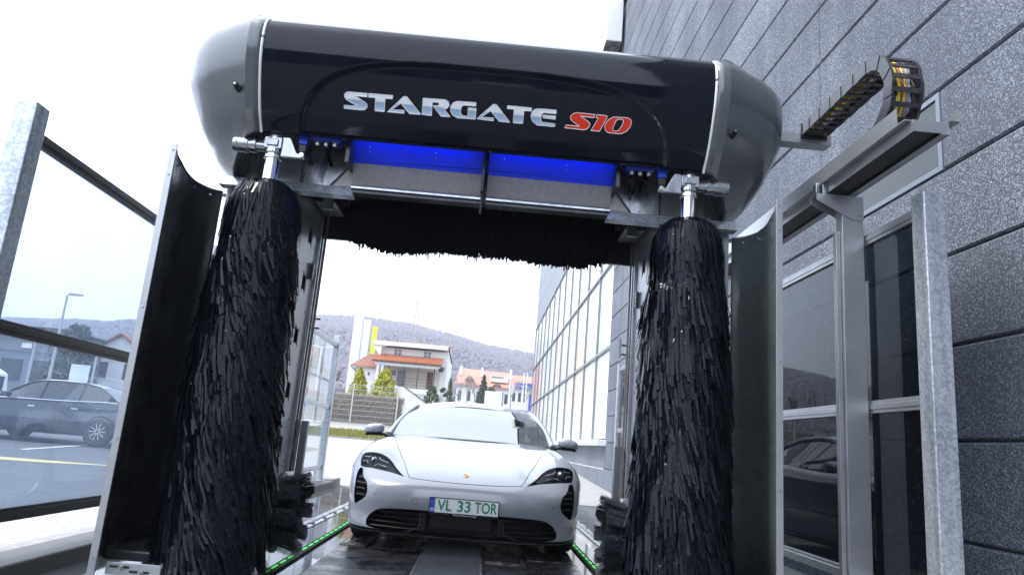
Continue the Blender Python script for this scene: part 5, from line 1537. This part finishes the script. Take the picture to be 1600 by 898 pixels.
# ---------------------------------------------------------------- white house with porch
hs = thing('white_house', 'two-storey white house with a terracotta porch roof on the slope', 'house', (-6.5, 62, 3.2))
bx('wall', 'house_white', hs, -9.05, -3.35, 61.6, 70, 3.0, 8.35)
gb_ = MB().prism([(61.6, 8.35), (70, 8.35), (70, 8.2), (65.8, 9.1)], 'x', -9.05, -3.35).build('gable', 'house_white', hs)
rf = MB().hexa([(-9.85, 61.0, 8.68), (-3.35, 61.0, 8.62), (-3.1, 66, 9.4), (-9.85, 66, 9.4), (-9.85, 61.0, 8.80), (-3.35, 61.0, 8.74), (-3.1, 66, 9.52), (-9.85, 66, 9.52)]).build('roof', 'roof_brown', hs)
MB().box(-9.82, -3.36, 60.9, 60.99, 8.45, 8.80).build('eave_board', 'house_white', rf)
MB().prism([(-9.82, 8.45), (-9.05, 8.45), (-9.05, 7.4)], 'y', 61.0, 61.5).build('eave_bracket', 'house_white', rf)
MB().beam((-3.34, 60.95, 8.75), (-3.05, 63.2, 7.62), .10, .10).build('verge_board', 'dark_trim', rf)
for x in (-7.69, -5.14):
    w = MB().box(x-.36, x+.36, 61.55, 61.599, 7.72, 8.28).build('window', 'white_metal', hs)
    for q in (-.17, .17):
        for z in (7.87, 8.13): MB().box(x+q-.14, x+q+.14, 61.53, 61.549, z-.11, z+.11).build('pane', 'wall_grey', w)
# porch roof: each row of tiles
pr = MB().hexa([(-9.42, 59.2, 6.93), (-3.72, 59.2, 6.88), (-3.72, 61.59, 7.66), (-9.05, 61.59, 7.66), (-9.42, 59.2, 7.0), (-3.72, 59.2, 6.95), (-3.72, 61.59, 7.73), (-9.05, 61.59, 7.73)]).build('porch_roof', 'roof_tile', hs)
for k in range(26):
    x = -9.3+.22*k
    MB().tube([(x, 59.18, 7.0), (x+.02, 61.5, 7.75)], .065, 6).build('tile_row', 'roof_tile', pr, smooth=60)
bx('gutter', 'dark_trim', pr, -9.45, -3.70, 59.08, 59.19, 6.86, 6.94)
bx('porch_beam', 'house_white', hs, -9.2, -3.9, 59.25, 59.45, 6.62, 6.855)
bx('porch_back_wall', 'house_buff', hs, -8.6, -3.9, 61.50, 61.595, 4.9, 6.6)
bx('porch_floor', 'house_white', hs, -9.0, -3.6, 59.2, 61.49, 4.45, 4.85)
bx('porch_base', 'house_white', hs, -8.9, -3.7, 59.3, 61.59, 3.0, 4.449)
for x in (-8.9, -8.55): MB().lathe([(.12, 4.851), (.12, 6.61)], (x, 59.35, 0), 'z', 12).build('porch_column', 'house_white', hs, smooth=60)
for x in (-8.0, -6.75, -5.58, -4.22): bx('porch_post', 'dark_trim', hs, x-.035, x+.035, 59.30, 59.37, 4.851, 6.619)
for z in (5.15, 5.4, 5.65): bx('railing', 'dark_trim', hs, -8.0, -4.2, 59.275, 59.295, z, z+.03)
dw = bx('door', 'wood_brown', hs, -4.95, -4.45, 61.44, 61.495, 4.86, 6.5)
wd = bx('window', 'wall_grey', hs, -7.5, -6.8, 61.44, 61.495, 5.0, 6.45)
wd = bx('window', 'white_metal', hs, -8.35, -7.55, 61.44, 61.495, 5.0, 6.5)
MB().box(-8.27, -7.63, 61.42, 61.439, 5.95, 6.42).build('pane', 'wall_grey', wd)
wg = thing('garage_wing', 'low white wing with brown metal roof joined to the white house', 'house', (-10.2, 61, 3.2))
bx('wall', 'house_white', wg, -10.95, -9.06, 59.9, 63, 3.0, 6.35)
MB().hexa([(-11.25, 59.6, 6.36), (-9.2, 59.6, 6.32), (-9.2, 62, 7.62), (-10.15, 62, 7.65), (-11.25, 59.6, 6.42), (-9.2, 59.6, 6.38), (-9.2, 62, 7.70), (-10.15, 62, 7.73)]).build('roof', 'roof_brown', wg)
MB().tube([(-11.15, 59.55, 6.33), (-10.7, 59.8, 5.9), (-10.7, 59.82, 3.2)], .05, 6).build('downpipe', 'dark_trim', wg)
bx('wall_lamp', 'dark_trim', wg, -9.75, -9.65, 59.8, 59.89, 5.7, 5.95)
# floodlights on the house corner
for i, (x, z) in enumerate(((-3.55, 6.6), (-3.25, 4.95), (-2.95, 4.6))):
    fl = thing('flood_lamp', ['black floodlight under the porch eave', 'black floodlight on the house corner', 'black floodlight lowest on the house corner'][i], 'lamp', (x, 59, z))
    MB().beam((x-.25, 59.2, z-.12), (x+.02, 58.9, z+.10), .3, .22).build('housing', 'dark_frame', fl)
    MB().beam((x-.1, 59.2, z), (x-.1, 61.6, z), .05, .05).build('bracket', 'dark_frame', fl)
# tall pylon sign and yellow sign
py_ = thing('pylon_sign', 'tall white two-panel pylon sign behind the low house wing', 'sign', (-12.6, 70, 3.8))
bx('panel', 'sign_white', py_, -13.35, -12.45, 69.8, 70.2, 3.8, 12.4, .03)
bx('panel', 'sign_white', py_, -12.42, -11.72, 69.85, 70.15, 3.8, 11.9, .03)
bx('plinth', 'kerb_concrete', py_, -13.6, -11.5, 69.5, 70.5, 3.5, 3.95)
ye = thing('yellow_sign', 'narrow bright yellow sign behind the white pylon', 'sign', (-11.4, 71, 4))
bx('panel', 'sign_yellow', ye, -11.66, -11.16, 70.9, 71.1, 4.6, 11.45, .02)
bx('post', 'mast_grey', ye, -11.5, -11.3, 71.11, 71.25, 4.0, 11.0)

# lattice mast on the slope
mt = thing('radio_mast', 'thin lattice radio mast rising above the white house roof', 'mast', (-15.6, 150, 7.8))
def ms_(z): return 1.0*(1-(z-7.8)/23) + .12
zz = [7.8+1.45*k for k in range(16)]
for sx, sy in ((-1, -1), (1, -1), (1, 1), (-1, 1)):
    MB().tube([(-15.6+sx*ms_(z), 150+sy*ms_(z), z) for z in zz], .07, 5).build('leg', 'mast_red', mt)
for a, c in zip(zz, zz[1:]):
    for q, (p0, p1) in enumerate((((-1, -1), (1, -1)), ((1, -1), (1, 1)), ((-1, 1), (-1, -1)))):
        fl = 1 if q % 2 else 0
        MB().tube([(-15.6+p0[0]*ms_(a), 150+p0[1]*ms_(a), a), (-15.6+p1[0]*ms_(c), 150+p1[1]*ms_(c), c)], .045, 4).build('brace', 'mast_grey', mt)
        MB().tube([(-15.6+p1[0]*ms_(a), 150+p1[1]*ms_(a), a), (-15.6+p0[0]*ms_(c), 150+p0[1]*ms_(c), c)], .045, 4).build('brace', 'mast_grey', mt)
MB().tube([(-15.6, 150, 29), (-15.6, 150, 31)], .05, 5).build('antenna', 'mast_grey', mt)
MB().tube([(-16.6, 149.6, 24.7), (-12.9, 149.6, 24.4)], .05, 5).build('antenna', 'mast_grey', mt)

# pink-roofed school
sc_ = thing('school_building', 'long building with pink tiled roof and clerestory below the hill', 'building', (1.7, 122, 6.5))
bx('wall', 'house_white', sc_, -4.6, 8.4, 119, 128, 6.0, 10.2)
r1 = MB().hexa([(-4.9, 118.4, 10.1), (4.2, 118.4, 10.0), (4.2, 126, 13.2), (-4.7, 126, 13.4), (-4.9, 118.4, 10.3), (4.2, 118.4, 10.2), (4.2, 126, 13.4), (-4.7, 126, 13.6)]).build('roof', 'roof_pink', sc_)
r2 = MB().hexa([(4.25, 118.8, 10.4), (9.5, 118.8, 10.4), (9.5, 126, 12.9), (4.25, 126, 12.9), (4.25, 118.8, 10.6), (9.5, 118.8, 10.6), (9.5, 126, 13.1), (4.25, 126, 13.1)]).build('roof', 'roof_pink', sc_)
cl_ = bx('clerestory', 'house_white', sc_, .95, 3.9, 119.8, 124, 11.15, 12.2)
for k in range(8): MB().box(1.1+.26*k, 1.26+.26*k, 119.78, 119.799, 11.75, 12.1).build('window', 'window_dark', cl_)
for x, z in ((-2.55, 11.1), (2.1, 10.35)):
    MB().prism([(x-.75, z), (x+.75, z), (x, z+.65)], 'y', 118.3, 121).build('dormer', 'roof_brown', r1)
for x in (-4.2, -.6, 4.35): MB().box(x-.2, x+.2, 122, 122.5, 12.0, 13.6).build('chimney', 'house_white', r1)
for k in range(8):
    x = -4.0+1.55*k
    w = MB().box(x-.28, x+.28, 118.97, 118.999, 7.6, 9.2).build('window', 'window_dark', sc_)
an = thing('blue_kiosk', 'white kiosk with bright blue awning next to the glazed building', 'building', (6.2, 100, 5.8))
bx('wall', 'house_white', an, 3.6, 8.4, 100, 103, 5.6, 9.2)
bx('awning', 'awning_blue', an, 4.2, 7.2, 99.3, 99.99, 8.9, 9.55)
for k in range(9): bx('awning_stripe', 'house_white', an, 4.5+.3*k, 4.58+.3*k, 99.28, 99.299, 8.92, 9.2)
for k in range(4): bx('window', 'window_dark', an, 4.0+.8*k, 4.4+.8*k, 99.97, 99.999, 7.0, 8.2)
bx('banner', 'awning_blue', an, 6.35, 6.9, 99.9, 99.96, 5.9, 7.9)
for i, (x, z, h) in enumerate(((2.85, 4.9, 9.2), (4.34, 4.9, 8.9), (4.70, 4.9, 9.0))):
    fp = thing('flag_pole', ['slim white flagpole before the pink roof', 'slim white flagpole of the close pair before the kiosk', 'slim white flagpole of the close pair before the kiosk'][i], 'flagpole', (x, 80, z), 'flagpoles before the kiosk' if i else None)
    MB().tube([(x, 80, z), (x, 80, h)], [.07, .045], 8).build('pole', 'white_metal', fp, smooth=60)
    MB().lathe([(0, .1), (.07, .05), (.07, -.02), (0, -.05)], (x, 80, h), 'z', 8).build('finial', 'white_metal', fp)
cn = thing('site_container', 'white site container standing by the spruce', 'container', (.9, 60, 3.4))
bx('box', 'white_metal', cn, .1, 1.55, 60, 62.4, 3.3, 5.25)
bx('side_panel', 'wall_grey', cn, 1.551, 1.66, 60.0, 62.4, 3.3, 5.2)
for k in range(6): bx('rib', 'white_metal', cn, .2+.22*k, .24+.22*k, 59.975, 59.999, 3.4, 5.15)

# bare trees
def bare_tree(label, x, y, z0, h, m, seed, g=None, depth=4):
    t = thing('bare_tree', label, 'tree', (x, y, z0), g)
    rnd = random.Random(seed); tr = MB(); cr2 = MB()
    def grow(p, d, l, r, k):
        q = p + d*l
        (tr if k > depth-2 else cr2).tube([tuple(p), tuple(q)], [r, r*.7], 5 if k > 1 else 3, cap=False)
        if k == 0: return
        for i in range(3 if k > 1 else 4):
            v = Vector((rnd.uniform(-1, 1), rnd.uniform(-1, 1), rnd.uniform(-.1, .9)))
            grow(q if i else p+d*l*.7, (d*.75+v*.65).normalized(), l*rnd.uniform(.55, .8), r*.62, k-1)
    grow(Vector((x, y, z0-.1)), Vector((rnd.uniform(-.06, .06), 0, 1)).normalized(), h*.36, h*.022, depth)
    tr.build('trunk', m, t, smooth=60, recalc=False); cr2.build('crown', m, t, recalc=False)
    return t
for i, (x, y, h) in enumerate(((-4.1, 74, 3.4), (-3.3, 76, 3.6), (-2.5, 75, 3.3), (-1.7, 77, 3.7), (-.9, 76, 3.3), (3.4, 88, 4.2), (5.3, 90, 4.0))):
    bare_tree('pale leafless tree in the row before the pink-roofed school', x, y, terrain(y), h, 'bark_pale', 40+i, 'bare trees before the school')
for i, (x, y, h, lab) in enumerate(((-15.4, 46, 4.2, 'leafless dark tree behind the far glass section'), (-11.2, 52, 3.6, 'small leafless tree next to the white pylon sign'), (-30.5, 44, 5.5, 'leafless tree beside the dark blue shed'))):
    bare_tree(lab, x, y, terrain(y), h, 'bark', 60+i)

# buildings beyond the car park, seen through the left glass
hb = thing('blue_shed', 'dark blue-grey shed with a pale lettered band beyond the car park', 'building', (-30, 46, 2.0))
bx('wall', 'wall_grey', hb, -36, -26.4, 45, 52, 1.5, 5.5)
bx('roof', 'dark_frame', hb, -36.2, -26.2, 44.8, 52.2, 5.5, 5.75)
bx('fascia', 'cladding', hb, -36, -27, 44.93, 44.999, 4.2, 5.3)
for k in range(4): bx('window', 'window_dark', hb, -33.5+1.9*k, -32.2+1.9*k, 44.95, 44.999, 2.4, 3.7)
bx('light', 'white_metal', hb, -28.6, -28.0, 44.85, 44.93, 4.4, 4.7)
h2 = thing('gable_house', 'small white gabled house behind the parked saloon', 'house', (-25.4, 52, 2.5))
bx('wall', 'house_white', h2, -26.9, -23.6, 50, 56, 2.2, 5.0)
MB().prism([(-27.1, 5.0), (-23.4, 5.0), (-25.25, 6.25)], 'y', 50.02, 56).build('gable', 'house_white', h2)
for s in (-1, 1): MB().beam((-25.25, 53, 6.3), (-25.25+s*2.0, 53, 4.95), 6.6, .14, (0, 0, 1)).build('roof', 'roof_brown', h2)
for x in (-26.2, -24.4): bx('window', 'window_dark', h2, x-.35, x+.35, 49.96, 49.999, 3.2, 4.3)
h3 = thing('brown_house', 'house with brown tiled roof seen through the far glass section', 'house', (-20.4, 72, 4))
bx('wall', 'house_buff', h3, -24, -17.6, 70, 78, 3.5, 7.2)
MB().prism([(69.5, 7.1), (78.5, 7.1), (74, 9.4)], 'x', -24.3, -17.3).build('roof', 'roof_brown', h3)
for x in (-22.5, -20.4, -18.6): bx('window', 'window_dark', h3, x-.45, x+.45, 69.95, 69.999, 5.2, 6.4)
rs = thing('road_sign', 'round blue road sign with red disc above on a thin pole', 'road sign', (-7.45, 30, .6))
MB().tube([(-7.45, 30, .55), (-7.45, 30, 2.6)], .03, 8).build('pole', 'mast_grey', rs)
MB().lathe([(0, -.02), (.24, -.02), (.24, 0), (0, 0)], (-7.45, 29.96, 1.95), 'y', 18).build('blue_disc', 'sign_blue', rs)
MB().lathe([(0, -.02), (.24, -.02), (.24, 0), (0, 0)], (-7.45, 29.96, 2.45), 'y', 18).build('red_disc', 'cable_red', rs)
nb = thing('notice_board', 'white notice board on two posts behind the parked saloon', 'sign', (-16.6, 30, .6))
bx('board', 'sign_white', nb, -16.95, -16.2, 29.95, 30, 2.0, 2.75)
for x in (-16.9, -16.25): bx('post', 'mast_grey', nb, x-.03, x+.03, 30.001, 30.05, .5, 2.75)
for i, (x, y, h) in enumerate(((-18.6, 30, 3.4), (-17.1, 32, 3.0))):
    p_ = thing('steel_post', ['tall steel post beside the parked saloon windscreen', 'shorter steel post beside the evergreen'][i], 'post', (x, y, terrain(y)))
    MB().tube([(x, y, terrain(y)), (x, y, terrain(y)+h)], .05, 8).build('pole', 'mast_grey', p_, smooth=60)
    MB().lathe([(0, .02), (.06, 0), (.06, -.04)], (x, y, terrain(y)+h), 'z', 8).build('cap', 'mast_grey', p_)

# showroom across the yard, mirrored in the fairing and the car
sr = thing('showroom_building', 'dark glazed showroom facing the wash bay across the yard', 'building', (0, -34, 0))
bx('wall', 'wall_grey', sr, -26, 22, -46, -34, -.05, 7.5)
bx('roof_band', 'cladding', sr, -26.3, 22.3, -46.3, -33.7, 7.5, 8.6)
for k in range(16): bx('window', 'window_dark', sr, -25+2.9*k, -22.6+2.9*k, -34.0, -33.94, .5, 6.6)
bx('door', 'white_metal', sr, -2.2, 1.2, -33.99, -33.9, 0, 2.6)

# ================================================================== HAZE
hm = bpy.data.materials.new('haze_air'); hm.use_nodes = True
hn = hm.node_tree.nodes; hn.remove(hn['Principled BSDF'])
pv = hn.new('ShaderNodeVolumePrincipled')
pv.inputs['Color'].default_value = (0.86, 0.90, 1.0, 1)
pv.inputs['Density'].default_value = 0.0010
pv.inputs['Anisotropy'].default_value = 0.2
hm.node_tree.links.new(pv.outputs[0], hn['Material Output'].inputs['Volume'])
MATS['haze_air'] = hm
hz = MB().box(-1010, 1010, -410, 1110, -1, 118).build('haze', 'haze_air')
hz['kind'] = 'stuff'
tag(hz, 'thin pale winter haze in the air over the valley', 'haze')
